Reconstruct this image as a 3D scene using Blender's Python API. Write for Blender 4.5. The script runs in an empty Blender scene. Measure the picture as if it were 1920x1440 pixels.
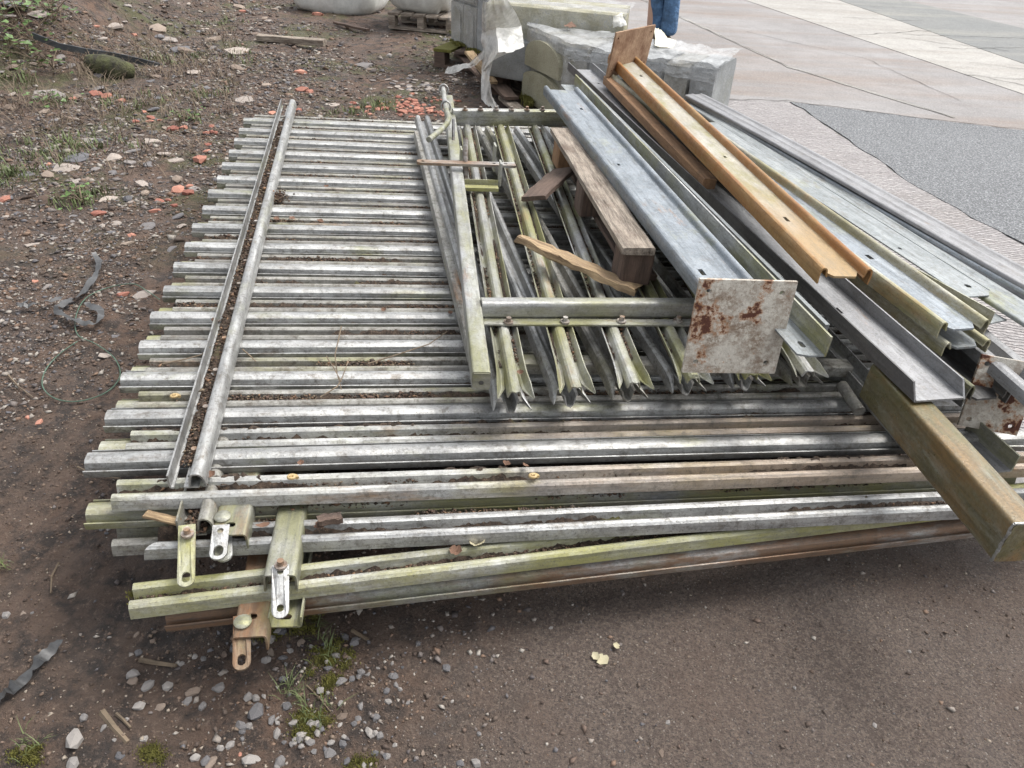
import bpy, math, random
import numpy as np
from mathutils import Matrix, Vector
random.seed(7); RNG = np.random.default_rng(11)
S = bpy.context.scene; COL = S.collection
R = math.radians

# ------------------------------------------------ camera, sky, sun, exposure
CAMP = Vector((0, 0, 1.5)); FPX = 1463.8
_phi, _p = R(2.5), R(34.4)
_up = Vector((math.sin(_phi), math.cos(_phi)*math.cos(_p), math.cos(_phi)*math.sin(_p)))
_fy = Vector((0, 0, -1)); _fy = (_fy - _up*_fy.dot(_up)).normalized(); _rx = _fy.cross(_up)
C2W = Matrix((_rx, _fy, _up))                      # camera axes to world axes
cam_d = bpy.data.cameras.new('camera'); cam = bpy.data.objects.new('camera', cam_d); COL.objects.link(cam)
cam_d.sensor_width = 36; cam_d.lens = FPX/1920*36; cam_d.clip_start = 0.05; cam_d.clip_end = 500
cam.matrix_world = Matrix.Translation(CAMP) @ C2W.to_4x4()
S.camera = cam

w = bpy.data.worlds.new('World'); S.world = w; w.use_nodes = True
wn = w.node_tree.nodes; wl = w.node_tree.links
SUN_EL, SUN_AZ = R(60), R(62)                      # azimuth measured from +y towards +x
sky = wn.new('ShaderNodeTexSky'); sky.sky_type = 'NISHITA'; sky.sun_disc = False
sky.sun_elevation = SUN_EL; sky.sun_rotation = SUN_AZ; sky.air_density = 1.0; sky.dust_density = 4.0; sky.ozone_density = 1.0
hs = wn.new('ShaderNodeHueSaturation'); hs.inputs['Saturation'].default_value = 0.22
wl.new(sky.outputs[0], hs.inputs['Color']); wl.new(hs.outputs[0], wn['Background'].inputs['Color'])
wn['Background'].inputs['Strength'].default_value = 0.15
sl = bpy.data.lights.new('sun', 'SUN'); sl.energy = 1.1; sl.angle = R(28); sl.color = (1, 0.97, 0.92)
so = bpy.data.objects.new('sun', sl); COL.objects.link(so)
sd = Vector((math.sin(SUN_AZ)*math.cos(SUN_EL), math.cos(SUN_AZ)*math.cos(SUN_EL), math.sin(SUN_EL)))
so.rotation_euler = sd.to_track_quat('Z', 'Y').to_euler(); so.location = (0, 0, 10)
S.view_settings.view_transform = 'Standard'; S.view_settings.look = 'None'
S.view_settings.gamma = 1; S.view_settings.use_curve_mapping = False
S.view_settings.exposure = 1.08

# ------------------------------------------------ where things stand
PN = Vector((.0424, .0013, .9991)).normalized()     # the pile of fence panels lies very slightly tilted
PO = Vector((-.943, 1.324, .337)); PU = Vector((.984, .173, -.042)); PU = (PU - PN*PU.dot(PN)).normalized(); PV = PN.cross(PU)
def ray(px, py): return C2W @ Vector(((px-960)/FPX, -(py-720)/FPX, -1))
def P(px, py, z=0.0):
    d = ray(px, py); return CAMP + d*((z-CAMP.z)/d.z)
def W(px, py, h=0.0):                               # point h above the top panel's plane
    d = ray(px, py); return CAMP + d*(PN.dot(PO + PN*h - CAMP)/PN.dot(d))
def Q(u, v, h=0.0): return PO + PU*u + PV*v + PN*h

# ------------------------------------------------ noise for terrain
_tab = RNG.random((256, 256))
def vnoise(x, y):
    xi = np.floor(x).astype(int); yi = np.floor(y).astype(int); fx = x-xi; fy = y-yi
    fx = fx*fx*(3-2*fx); fy = fy*fy*(3-2*fy); g = lambda a, b: _tab[a % 256, b % 256]
    return (g(xi, yi)*(1-fx)+g(xi+1, yi)*fx)*(1-fy)+(g(xi, yi+1)*(1-fx)+g(xi+1, yi+1)*fx)*fy
def fbm(x, y, o=4):
    s = 0; a = .5; t = 0
    for i in range(o): s = s+a*vnoise(x*2**i+i*17.3, y*2**i+i*5.1); t += a; a *= .5
    return s/t
def inpoly(x, y, poly):
    c = np.zeros(np.shape(x), bool); n = len(poly)
    for i in range(n):
        x1, y1 = poly[i]; x2, y2 = poly[(i+1) % n]
        if y1 == y2: continue
        c ^= ((y1 > y) != (y2 > y)) & (x < (x2-x1)*(y-y1)/(y2-y1)+x1)
    return c

# ------------------------------------------------ materials
class NT:
    def __init__(s, name, rough=.8, metal=0.0, spec=.5):
        s.m = bpy.data.materials.new(name); s.m.use_nodes = True; s.t = s.m.node_tree; s.n = s.t.nodes
        s.b = s.n['Principled BSDF']; s.b.inputs['Roughness'].default_value = rough; s.b.inputs['Metallic'].default_value = metal
        s.b.inputs['Specular IOR Level'].default_value = spec
    def link(s, a, b): s.t.links.new(a, b)
    def world(s): return s.n.new('ShaderNodeNewGeometry').outputs['Position']
    def island(s): return s.n.new('ShaderNodeNewGeometry').outputs['Random Per Island']
    def rnd(s): return s.n.new('ShaderNodeObjectInfo').outputs['Random']
    def obj(s, sc=(1, 1, 1)):
        tc = s.n.new('ShaderNodeTexCoord').outputs['Object']; oi = s.n.new('ShaderNodeObjectInfo').outputs['Random']
        mm = s.n.new('ShaderNodeMath'); mm.operation = 'MULTIPLY'; mm.inputs[1].default_value = 37; s.link(oi, mm.inputs[0])
        a = s.n.new('ShaderNodeVectorMath'); a.operation = 'ADD'; s.link(tc, a.inputs[0]); s.link(mm.outputs[0], a.inputs[1])
        return s.scale(a.outputs[0], sc)
    def scale(s, v, sc):
        m = s.n.new('ShaderNodeVectorMath'); m.operation = 'MULTIPLY'; s.link(v, m.inputs[0]); m.inputs[1].default_value = sc; return m.outputs[0]
    def noise(s, v, sc, det=5, rough=.6):
        t = s.n.new('ShaderNodeTexNoise'); t.inputs['Scale'].default_value = sc; t.inputs['Detail'].default_value = det
        t.inputs['Roughness'].default_value = rough; s.link(v, t.inputs['Vector']); return t.outputs[0]
    def vor(s, v, sc, out=0, feat='F1'):
        t = s.n.new('ShaderNodeTexVoronoi'); t.feature = feat; t.inputs['Scale'].default_value = sc; s.link(v, t.inputs['Vector']); return t.outputs[out]
    def ramp(s, f, stops):
        r = s.n.new('ShaderNodeValToRGB'); e = r.color_ramp.elements
        while len(e) < len(stops): e.new(.5)
        for q, (p, c) in zip(e, stops):
            q.position = p; q.color = (c, c, c, 1) if isinstance(c, (int, float)) else (*c, 1)
        s.link(f, r.inputs[0]); return r.outputs[0]
    def mix(s, f, a, b, mode='MIX'):
        m = s.n.new('ShaderNodeMix'); m.data_type = 'RGBA'; m.blend_type = mode
        for i, v in ((0, f), (6, a), (7, b)):
            if isinstance(v, (int, float)): m.inputs[i].default_value = v
            elif isinstance(v, tuple): m.inputs[i].default_value = (*v, 1)
            else: s.link(v, m.inputs[i])
        return m.outputs[2]
    def math(s, op, a, b=0.0):
        m = s.n.new('ShaderNodeMath'); m.operation = op
        for i, v in enumerate((a, b)):
            if isinstance(v, (int, float)): m.inputs[i].default_value = v
            else: s.link(v, m.inputs[i])
        return m.outputs[0]
    def color(s, c): s.link(c, s.b.inputs['Base Color'])
    def bump(s, h, dist, st=1.0):
        b = s.n.new('ShaderNodeBump'); b.inputs['Distance'].default_value = dist; b.inputs['Strength'].default_value = st
        s.link(h, b.inputs['Height']); s.link(b.outputs[0], s.b.inputs['Normal'])

def metal(name, base=(.48, .475, .46), dark=(.25, .25, .245), algae=.3, rust=.1, dirt=.5, green=(.27, .27, .10), rustc=(.33, .17, .07), rough=.46, metal_=.62, endrust=0, end0=0.0, light=(.68, .69, .67)):
    n = NT(name, rough, metal_)
    v = n.obj(); vs = n.obj((.25, 1, 1))
    c = n.mix(n.ramp(n.noise(v, 9, 6), [(.35, 0), (.65, 1)]), dark, base)
    c = n.mix(n.ramp(n.vor(v, 150, 1), [(0, 0), (1, .35)]), c, light)                # zinc spangle
    c = n.mix(n.ramp(n.noise(vs, 22, 5, .7), [(.5, 0), (.68, .75)]), c, light)
    if algae: c = n.mix(n.ramp(n.noise(n.obj((.45, 1, 1)), 5.5, 6, .7), [(.62-.3*algae, 0), (.78-.25*algae, .85)]), c, green)
    if rust: c = n.mix(n.ramp(n.noise(n.obj((.3, 1, 1)), 7.0, 7, .7), [(.66-.26*rust, 0), (.78-.26*rust, .9)]), c, rustc)
    if endrust:
        sp = n.n.new('ShaderNodeSeparateXYZ'); n.link(n.n.new('ShaderNodeTexCoord').outputs['Object'], sp.inputs[0])
        g_ = n.math('ADD', n.math('MULTIPLY', sp.outputs[0], .42), n.math('MULTIPLY', n.noise(vs, 6, 5), .6)); c = n.mix(n.ramp(n.math('SUBTRACT', g_, end0), [(.62, 0), (.85, endrust)]), c, rustc)
    if dirt: c = n.mix(n.ramp(n.noise(v, 38, 7, .75), [(.60-.1*dirt, 0), (.74-.1*dirt, .8*dirt)]), c, (.09, .075, .055))
    c = n.mix(n.ramp(n.noise(v, 170, 4, .75), [(.56, 0), (.66, .7)]), c, (.13, .115, .09))
    c = n.mix(n.ramp(n.noise(n.obj((.5, 1, 1)), 26, 7, .75), [(.55, 0), (.70, .75*min(1, dirt+.15))]), c, (.16, .125, .085))
    c = n.mix(n.ramp(n.noise(n.obj((.06, 1, 1)), 60, 5, .8), [(.38, .42), (.52, 0)]), c, tuple(x*.42 for x in dark))   # grime streaks along the length
    c = n.mix(n.ramp(n.rnd(), [(0, .34), (1, 0)]), c, tuple(x*.55 for x in dark))
    n.color(c); n.bump(n.math('ADD', n.noise(v, 120, 6, .7), n.math('MULTIPLY', n.noise(v, 14, 3), 1.2)), .0014, 1)
    n.link(n.ramp(n.noise(v, 30, 4), [(.3, rough-.13), (.7, min(1, rough+.2))]), n.b.inputs['Roughness'])
    return n.m
M = {}
M['zinc'] = metal('weathered_zinc', algae=.2, rust=.10, dirt=.85)
M['zinc_lichen'] = metal('zinc_with_lichen', base=(.34, .335, .30), dark=(.19, .18, .165), light=(.50, .49, .45), algae=.32, rust=.22, dirt=1.0, green=(.27, .26, .12), metal_=.4, rough=.6)
M['zinc_endrust'] = metal('zinc_with_coppery_end', base=(.48, .47, .42), algae=.35, rust=.3, dirt=.8, endrust=.6, rustc=(.30, .185, .095), metal_=.25, rough=.5)
M['zinc_green'] = metal('zinc_with_algae', algae=.72, rust=.2, dirt=.5, green=(.27, .265, .095), metal_=.45)
M['zinc_olive'] = metal('yellow_green_zinc', base=(.36, .34, .20), algae=.85, rust=.3, dirt=.4, green=(.29, .28, .065), metal_=.2, rough=.6)
M['zinc_rust'] = metal('rust_stained_zinc', base=(.38, .37, .33), algae=.45, rust=1.0, dirt=.6, rustc=(.24, .13, .065), metal_=.35, rough=.5)
M['rust_rail'] = metal('rusty_rail', base=(.21, .14, .085), dark=(.11, .065, .04), algae=.3, rust=.8, dirt=.5, rustc=(.19, .095, .045), light=(.30, .25, .18), metal_=.1, rough=.75)
M['zinc_plain'] = metal('clean_zinc', base=(.28, .30, .305), dark=(.20, .22, .225), algae=.15, rust=0, dirt=.55, metal_=.4, rough=.6, light=(.38, .40, .40))
M['zinc_blue'] = metal('blue_grey_zinc', base=(.27, .30, .33), dark=(.17, .195, .215), light=(.42, .45, .475), algae=.2, rust=.1, dirt=.55, metal_=.5, rough=.48, green=(.3, .3, .16))
M['zinc_dull'] = metal('dull_grey_zinc', base=(.30, .30, .305), dark=(.22, .22, .225), algae=0, rust=.05, dirt=.35, metal_=.5, rough=.5, light=(.40, .405, .41))
M['orange_edge'] = metal('orange_stained_edge', base=(.40, .235, .085), dark=(.30, .15, .05), algae=.1, rust=.8, dirt=.4, green=(.24, .20, .04), rustc=(.36, .16, .05), metal_=.25, rough=.5, light=(.50, .34, .16))
M['orange_zinc'] = metal('orange_yellow_web', base=(.44, .43, .39), dark=(.38, .33, .23), algae=.5, rust=.28, dirt=.35, green=(.22, .21, .02), rustc=(.40, .25, .10), metal_=.3, rough=.45, light=(.62, .61, .56), endrust=.9, end0=.42)
M['yellow_edge'] = metal('yellow_brown_zinc', base=(.44, .43, .33), dark=(.30, .27, .17), algae=.6, rust=.45, dirt=.4, green=(.29, .27, .10), rustc=(.36, .22, .09), metal_=.2, rough=.55)
M['olive_box'] = metal('olive_coated_steel', base=(.23, .18, .09), dark=(.12, .10, .045), algae=.5, rust=.75, dirt=.6, green=(.11, .105, .03), rustc=(.25, .15, .06), light=(.40, .41, .36), metal_=.25, rough=.34)
M['shaded_zinc'] = metal('shade_toned_zinc', base=(.13, .125, .125), dark=(.09, .085, .085), algae=0, rust=.1, dirt=.3, light=(.19, .19, .19), metal_=.3)  # darker zinc for one flange, its shade put into the colour
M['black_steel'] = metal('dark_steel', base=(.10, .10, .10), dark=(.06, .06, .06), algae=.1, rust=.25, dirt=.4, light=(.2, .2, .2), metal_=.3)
M['bolt'] = metal('bolt_steel', base=(.24, .19, .14), dark=(.15, .09, .06), algae=0, rust=.6, dirt=.5, metal_=.3)
def rusty_plate():
    n = NT('rusty_plate', .75, .15); v = n.obj()
    c = n.mix(n.ramp(n.noise(v, 14, 8, .7), [(.4, 0), (.6, 1)]), (.24, .18, .13), (.52, .49, .43))
    c = n.mix(n.ramp(n.noise(v, 60, 6, .7), [(.47, 0), (.62, .85)]), c, (.60, .57, .50))
    c = n.mix(n.ramp(n.noise(v, 130, 5, .8), [(.54, 0), (.64, .6)]), c, (.22, .18, .14))
    f = n.noise(v, 9.5, 7, .65)
    c = n.mix(n.ramp(f, [(.545, 0), (.60, .9)]), c, (.38, .17, .06))
    c = n.mix(n.ramp(f, [(.575, 0), (.605, 1)]), c, (.085, .028, .015))
    n.color(c); n.bump(n.noise(v, 55, 8, .7), .004, 1); return n.m
M['rusty_plate'] = rusty_plate()
def brown_plate():
    n = NT('brown_rust_plate', .85, .1); v = n.obj()
    n.color(n.mix(n.ramp(n.noise(v, 12, 7, .7), [(.35, 0), (.65, 1)]), (.17, .085, .045), (.36, .24, .15))); n.bump(n.noise(v, 70, 6), .003); return n.m
M['brown_plate'] = brown_plate()
def wood(name, a, b, c2, sc=1.0):
    n = NT(name, .85); g = n.noise(n.obj((6, 60, 60)), 1.0*sc, 9, .8); v = n.obj()
    c = n.mix(n.ramp(g, [(.35, 0), (.62, 1)]), a, b)
    c = n.mix(n.ramp(n.noise(v, 11, 6, .7), [(.5, 0), (.7, .8)]), c, c2)
    n.color(c); n.bump(n.math('ADD', g, n.math('MULTIPLY', n.noise(v, 90, 5), .3)), .006, 1); return n.m
M['wood'] = wood('weathered_wood', (.045, .032, .024), (.40, .34, .275), (.13, .09, .065))
M['wood_dark'] = wood('dark_wet_wood', (.05, .035, .028), (.15, .10, .075), (.08, .055, .04))
M['wood_fresh'] = wood('split_wood', (.11, .065, .035), (.48, .35, .20), (.20, .14, .09))
M['wood_brown'] = wood('brown_timber', (.20, .11, .06), (.36, .21, .11), (.16, .1, .06))
def stone_island(name, cols, bump=.3, rough=.85):
    n = NT(name, rough); i = n.island(); k = len(cols)
    c = n.ramp(i, [(j/k+.0001*j, cc) for j, cc in enumerate(cols)]); c.node.color_ramp.interpolation = 'CONSTANT'
    v = n.world(); c = n.mix(n.ramp(n.noise(v, 90, 5, .7), [(.35, .0), (.75, .55)]), c, (.10, .07, .05))
    n.color(c); n.bump(n.noise(v, 160, 4), .003, bump); return n.m
M['gravel'] = stone_island('mixed_gravel', [(.10, .075, .06), (.17, .15, .14), (.07, .05, .04), (.27, .24, .21), (.13, .09, .07), (.09, .08, .08), (.36, .33, .29), (.20, .13, .09), (.12, .12, .13)])
M['grit'] = stone_island('soil_crumbs', [(.085, .058, .042), (.11, .075, .055), (.06, .042, .032), (.16, .115, .085), (.08, .06, .05), (.34, .29, .23), (.20, .15, .11), (.07, .05, .04), (.17, .12, .09)])
M['litter'] = stone_island('leaf_litter', [(.06, .042, .03), (.10, .065, .045), (.04, .03, .022), (.15, .09, .055), (.075, .05, .038), (.22, .13, .075), (.05, .04, .03), (.09, .055, .04), (.19, .15, .10)], .2, .95)
def per_object(name, a, b, c2=(.1, .07, .05), rough=.85, sc=60):
    n = NT(name, rough); v = n.obj(); r = n.rnd()
    c = n.mix(r, a, b); c = n.mix(n.ramp(n.noise(v, sc, 6, .7), [(.5, 0), (.75, .6)]), c, c2); n.color(c); n.bump(n.noise(v, sc*2, 5, .6), .003, .6); return n.m
def groove():
    n = NT('groove_soil', .97); v = n.world(); c = n.mix(n.ramp(n.noise(v, 70, 6, .7), [(.4, 0), (.62, 1)]), (.028, .02, .015), (.085, .058, .04))
    c = n.mix(n.ramp(n.noise(v, 6, 5, .7), [(.58, 0), (.68, .8)]), c, (.11, .11, .035)); c = n.mix(n.ramp(n.vor(v, 170), [(.12, .7), (.2, 0)]), c, (.2, .14, .09)); n.color(c); n.bump(n.noise(v, 190, 5, .7), .006, 1); return n.m
M['groove_soil'] = groove()
M['stone'] = per_object('grey_limestone', (.10, .10, .108), (.34, .315, .29), sc=35)
M['slate'] = per_object('slate', (.12, .12, .13), (.40, .34, .29))
M['brick'] = per_object('orange_brick', (.50, .24, .17), (.24, .085, .06), (.14, .08, .06), sc=45)
M['tan_stone'] = per_object('tan_stone', (.15, .11, .085), (.31, .25, .20))
def soil():
    n = NT('soil', .9); v = n.world()
    c = n.mix(n.ramp(n.noise(v, 1.3, 6, .6), [(.4, 0), (.6, 1)]), (.10, .068, .050), (.145, .090, .062))
    c = n.mix(n.ramp(n.noise(v, 14, 8, .7), [(.45, 0), (.58, .95)]), c, (.034, .026, .022))
    c = n.mix(n.ramp(n.noise(v, 60, 5, .8), [(.54, 0), (.66, .8)]), c, (.20, .145, .11))
    c = n.mix(n.ramp(n.noise(v, 5, 6, .7), [(.52, 0), (.66, .7)]), c, (.145, .10, .075))
    # grey compacted hardcore to the right of the near ground, greenish growth far left
    sep = n.n.new('ShaderNodeSeparateXYZ'); n.link(v, sep.inputs[0])
    gx = n.math('ADD', sep.outputs[0], n.math('MULTIPLY', n.noise(v, 2.2, 5), .9))
    f = n.ramp(gx, [(.1, 0), (.55, 1)])
    hc = n.mix(n.ramp(n.noise(v, 120, 4, .8), [(.44, 0), (.6, 1)]), (.098, .073, .060), (.19, .147, .118))
    hc = n.mix(n.ramp(n.noise(v, 3, 5), [(.45, 0), (.65, .6)]), hc, (.135, .094, .072))
    hc = n.mix(n.ramp(n.vor(v, 95), [(.12, .85), (.2, 0)]), hc, (.27, .235, .20)); hc = n.mix(n.ramp(n.noise(v, 200, 3, .8), [(.55, 0), (.62, .8)]), hc, (.035, .03, .028)); hc = n.mix(n.ramp(n.vor(n.scale(v, (1.3, 1, 1)), 33), [(.05, .9), (.09, 0)]), hc, (.33, .30, .26))
    c = n.mix(f, c, hc)
    g = n.ramp(n.noise(v, 1.7, 7, .7), [(.50, 0), (.60, .8)])
    gm = n.math('MULTIPLY', g, n.ramp(n.math('ADD', n.math('MULTIPLY', sep.outputs[1], .1), n.math('MULTIPLY', sep.outputs[0], -.03)), [(.3, 0), (.45, 1)]))
    c = n.mix(gm, c, (.075, .078, .028))
    n.color(c)
    h = n.math('ADD', n.noise(v, 45, 8, .75), n.math('MULTIPLY', n.noise(v, 150, 4, .7), .5))
    n.bump(h, .02, 1)
    n.link(n.ramp(n.noise(v, 4, 4), [(.35, .62), (.6, .95)]), n.b.inputs['Roughness']); return n.m
M['soil'] = soil()
def concrete(name, a, b, stain, ribs=False, spots=0.0, sx=(.25, 1, 1)):
    n = NT(name, .8); v = n.world()
    c = n.mix(n.ramp(n.noise(v, .9, 6, .6), [(.4, 0), (.65, 1)]), a, b)
    c = n.mix(n.ramp(n.noise(n.scale(v, (.12, .9, 1)), 2.2, 6, .6), [(.48, 0), (.66, .7)]), c, stain)
    c = n.mix(n.ramp(n.noise(v, 6, 8, .75), [(.46, 0), (.68, .45)]), c, tuple(x*.62 for x in a))
    c = n.mix(n.ramp(n.noise(v, 75, 4, .8), [(.46, 0), (.62, .5)]), c, tuple(x*.4 for x in a))
    c = n.mix(n.ramp(n.noise(v, 48, 4, .8), [(.56, 0), (.64, .45)]), c, tuple(min(.6, x*1.7) for x in a))
    if spots:
        c = n.mix(n.ramp(n.noise(v, 85, 3, .9), [(.50, 0), (.60, .9)]), c, (.30, .31, .32)); c = n.mix(n.ramp(n.noise(v, 110, 3, .9), [(.36, .9), (.46, 0)]), c, (.04, .04, .045))
    n.color(c)
    if ribs:
        wv = n.n.new('ShaderNodeTexWave'); wv.bands_direction = 'Y'; wv.inputs['Scale'].default_value = 13; wv.inputs['Distortion'].default_value = 5
        wv.inputs['Detail'].default_value = 3; wv.inputs['Detail Scale'].default_value = 2
        rot = n.n.new('ShaderNodeMapping'); rot.inputs['Rotation'].default_value = (0, 0, R(12)); n.link(v, rot.inputs[0]); n.link(rot.outputs[0], wv.inputs['Vector'])
        n.color(n.mix(n.ramp(wv.outputs[1], [(.08, .55), (.26, 0)]), c, (.2, .18, .175)))
        n.bump(wv.outputs[1], .012, 1)
    else: n.bump(n.noise(v, 60, 6), .003, .6)
    return n.m
M['slab'] = concrete('worn_concrete', (.225, .212, .205), (.29, .278, .27), (.205, .15, .115))
M['slab_pale'] = concrete('pale_concrete', (.32, .305, .28), (.375, .36, .33), (.25, .225, .195))
M['slab_ribbed'] = concrete('ribbed_concrete', (.37, .345, .34), (.42, .395, .385), (.32, .29, .27), True)
M['asphalt'] = concrete('asphalt_patch', (.09, .094, .098), (.11, .114, .118), (.08, .084, .088), spots=.5)
M['asphalt_far'] = concrete('asphalt_strip', (.16, .165, .16), (.19, .19, .18), (.28, .27, .23))
M['dark'] = NT('crack_dark', 1).m; M['dark'].node_tree.nodes['Principled BSDF'].inputs['Base Color'].default_value = (.05, .045, .04, 1)  # even dark tone for slab joints and cracks
def conc_block(name, a, b, moss):
    n = NT(name, .85); v = n.obj()
    c = n.mix(n.ramp(n.noise(v, 6, 7, .65), [(.35, 0), (.65, 1)]), a, b)
    c = n.mix(n.ramp(n.noise(v, 4, 6, .7), [(.52, 0), (.68, moss)]), c, (.20, .19, .09))
    c = n.mix(n.ramp(n.noise(v, 110, 4, .7), [(.52, 0), (.66, .6)]), c, (.13, .12, .09))
    n.color(c); n.bump(n.noise(v, 50, 7, .7), .005, .8); return n.m
M['block'] = conc_block('concrete_block', (.24, .23, .20), (.36, .35, .32), .5)
M['block_yellow'] = conc_block('yellowed_concrete', (.29, .27, .19), (.38, .36, .26), .6)
M['block_grey'] = conc_block('wet_grey_concrete', (.22, .23, .235), (.33, .34, .34), .2)
def plastic(name, col, alpha, rough=.3):
    n = NT(name, rough); n.b.inputs['Base Color'].default_value = (*col, 1); v = n.obj()
    n.link(n.ramp(n.noise(v, 9, 6, .7), [(.35, max(0, alpha-.25)), (.65, min(1, alpha+.25))]), n.b.inputs['Alpha'])
    n.bump(n.noise(n.obj((1, 1, 2.5)), 13, 7, .7), .02, .8); return n.m
M['wrap'] = plastic('clear_wrap', (.66, .67, .66), .16, .22)
M['sheet'] = plastic('torn_sheet', (.78, .77, .73), .62, .4)
M['wrap_top'] = plastic('dusty_wrap', (.50, .51, .51), .48, .3)
def flat(name, col, rough=.7, var=.4, sc=20, trans=0):
    n = NT(name, rough); v = n.obj(); n.color(n.mix(n.ramp(n.noise(v, sc, 6, .7), [(.35, 0), (.65, 1)]), tuple(c*(1-var) for c in col), col)); n.bump(n.noise(v, sc*3 if name != 'denim' else 13, 4), .002 if name != 'denim' else .04, .4 if name != 'denim' else 1)
    return n.m
M['bag'] = flat('white_woven_bag', (.66, .66, .62), .6, .3, 8)
M['denim'] = flat('denim', (.10, .20, .36), .9, .55, 18)
M['jacket'] = flat('dark_jacket', (.03, .035, .045), .85); M['skin'] = flat('skin', (.5, .32, .24), .6, .1); M['hair'] = flat('hair', (.05, .035, .025), .8)
M['shoe'] = flat('leather_boot', (.09, .06, .04), .7)
M['moss'] = flat('moss', (.19, .18, .04), .95, .55, 60)
M['ivy'] = flat('ivy_leaf', (.13, .22, .06), .5, .6, 12); M['grass'] = flat('grass', (.17, .21, .08), .7, .6, 9)
M['straw'] = flat('dead_stem', (.20, .15, .10), .8, .5, 15); M['twine'] = flat('green_twine', (.10, .17, .12), .6, .4, 9)
M['film'] = flat('grey_torn_plastic', (.10, .10, .10), .4, .7, 14); M['black_plastic'] = flat('black_edging', (.05, .055, .06), .5, .4)
M['paper'] = flat('pale_paper', (.72, .69, .55), .8, .12, 6); M['leaf'] = flat('dry_leaf', (.20, .11, .07), .8, .5, 25); M['leaf_pale'] = flat('pale_leaf', (.50, .45, .30), .7, .25, 20)
M['snail'] = flat('snail_shell', (.50, .36, .17), .4, .3, 40); M['ink'] = flat('red_print', (.45, .06, .06), .7, .1)
M['print'] = flat('grey_print', (.25, .24, .2), .8, .1)
def log_m():
    n = NT('mossy_log', .95); v = n.obj(); n.color(n.mix(n.ramp(n.noise(v, 12, 6, .7), [(.4, 0), (.65, 1)]), (.03, .026, .02), (.085, .09, .035))); n.bump(n.noise(v, 30, 6), .02); return n.m
M['log'] = log_m()

# ------------------------------------------------ mesh helpers
WM = {}
class MB:
    def __init__(s): s.v = []; s.f = []
    def add(s, vs, fs, T=None):
        b = len(s.v)
        s.v += [tuple(T @ Vector(p)) for p in vs] if T is not None else [tuple(p) for p in vs]
        s.f += [tuple(b+i for i in q) for q in fs]; return s
    def box(s, x0, x1, y0, y1, z0, z1, T=None, j=0.0):
        vs = [(x, y, z) for x in (x0, x1) for y in (y0, y1) for z in (z0, z1)]
        if j: vs = [tuple(c+random.uniform(-j, j) for c in p) for p in vs]
        return s.add(vs, [(0, 1, 3, 2), (4, 6, 7, 5), (0, 4, 5, 1), (2, 3, 7, 6), (0, 2, 6, 4), (1, 5, 7, 3)], T)
    def sweep(s, prof, L0, L1, n=1, cut0=None, cut1=None, bend=None, T=None):
        """closed (y, z) outline carried from x=L0 to x=L1"""
        k = len(prof); vs = []
        for i in range(n+1):
            t = i/n
            for (y, z) in prof:
                a = L0+(cut0(y, z) if cut0 else 0); b = L1+(cut1(y, z) if cut1 else 0)
                dy, dz = bend(t) if bend else (0, 0)
                vs.append((a+(b-a)*t, y+dy, z+dz))
        fs = [(i*k+j, i*k+(j+1) % k, (i+1)*k+(j+1) % k, (i+1)*k+j) for i in range(n) for j in range(k)]
        fs += [tuple(range(k))[::-1], tuple(n*k+j for j in range(k))]
        return s.add(vs, fs, T)
    def tube(s, pts, r, n=8, T=None):
        pts = [Vector(p) for p in pts]; vs = []; fs = []; m = len(pts)
        rr = r if isinstance(r, (list, tuple)) else [r]*m
        ref = None
        for i, p in enumerate(pts):
            d = (pts[min(i+1, m-1)]-pts[max(i-1, 0)]).normalized()
            if ref is None: ref = d.orthogonal().normalized()
            ref = (ref-d*ref.dot(d)).normalized(); b = d.cross(ref)
            for j in range(n):
                a = 2*math.pi*j/n; vs.append(p+ref*math.cos(a)*rr[i]+b*math.sin(a)*rr[i])
        for i in range(m-1):
            for j in range(n): fs.append((i*n+j, i*n+(j+1) % n, (i+1)*n+(j+1) % n, (i+1)*n+j))
        fs += [tuple(range(n))[::-1], tuple((m-1)*n+j for j in range(n))]
        return s.add(vs, fs, T)
    def mesh(s, name, smooth=True, ang=35):
        me = bpy.data.meshes.new(name); me.from_pydata(s.v, [], s.f); me.validate(); 
        import bmesh
        bm = bmesh.new(); bm.from_mesh(me); bmesh.ops.recalc_face_normals(bm, faces=bm.faces); bm.to_mesh(me); bm.free()
        if smooth:
            me.polygons.foreach_set('use_smooth', [True]*len(me.polygons)); me.set_sharp_from_angle(angle=R(ang))
        return me
def tag(o, label=None, cat=None, group=None, kind=None):
    if label: o['label'] = label
    if cat: o['category'] = cat
    if group: o['group'] = group
    if kind: o['kind'] = kind
    return o
def place(name, data, mat=None, parent=None, T=None, label=None, cat=None, group=None, kind=None):
    o = bpy.data.objects.new(name, data); COL.objects.link(o)
    if mat is not None and data is not None and not data.materials: data.materials.append(mat if not isinstance(mat, str) else M[mat])
    T = T or Matrix.Identity(4); WM[o.name] = T
    if parent is not None:
        o.parent = parent; o.matrix_basis = WM[parent.name].inverted() @ T
    else: o.matrix_basis = T
    return tag(o, label, cat, group, kind)
def root(name, loc, label, cat, group=None): return place(name, None, T=Matrix.Translation(loc), label=label, cat=cat, group=group)
def frame(A, B, up=None):
    A = Vector(A); B = Vector(B); x = (B-A).normalized(); up = Vector(up or PN); z = (up-x*up.dot(x)).normalized(); y = z.cross(x)
    T = Matrix((x, y, z)).transposed().to_4x4(); T.translation = A; return T, (B-A).length
def fr3(o, x, z):
    x = Vector(x).normalized(); z = Vector(z); z = (z-x*z.dot(x)).normalized(); y = z.cross(x)
    T = Matrix((x, y, z)).transposed().to_4x4(); T.translation = Vector(o); return T
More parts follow.
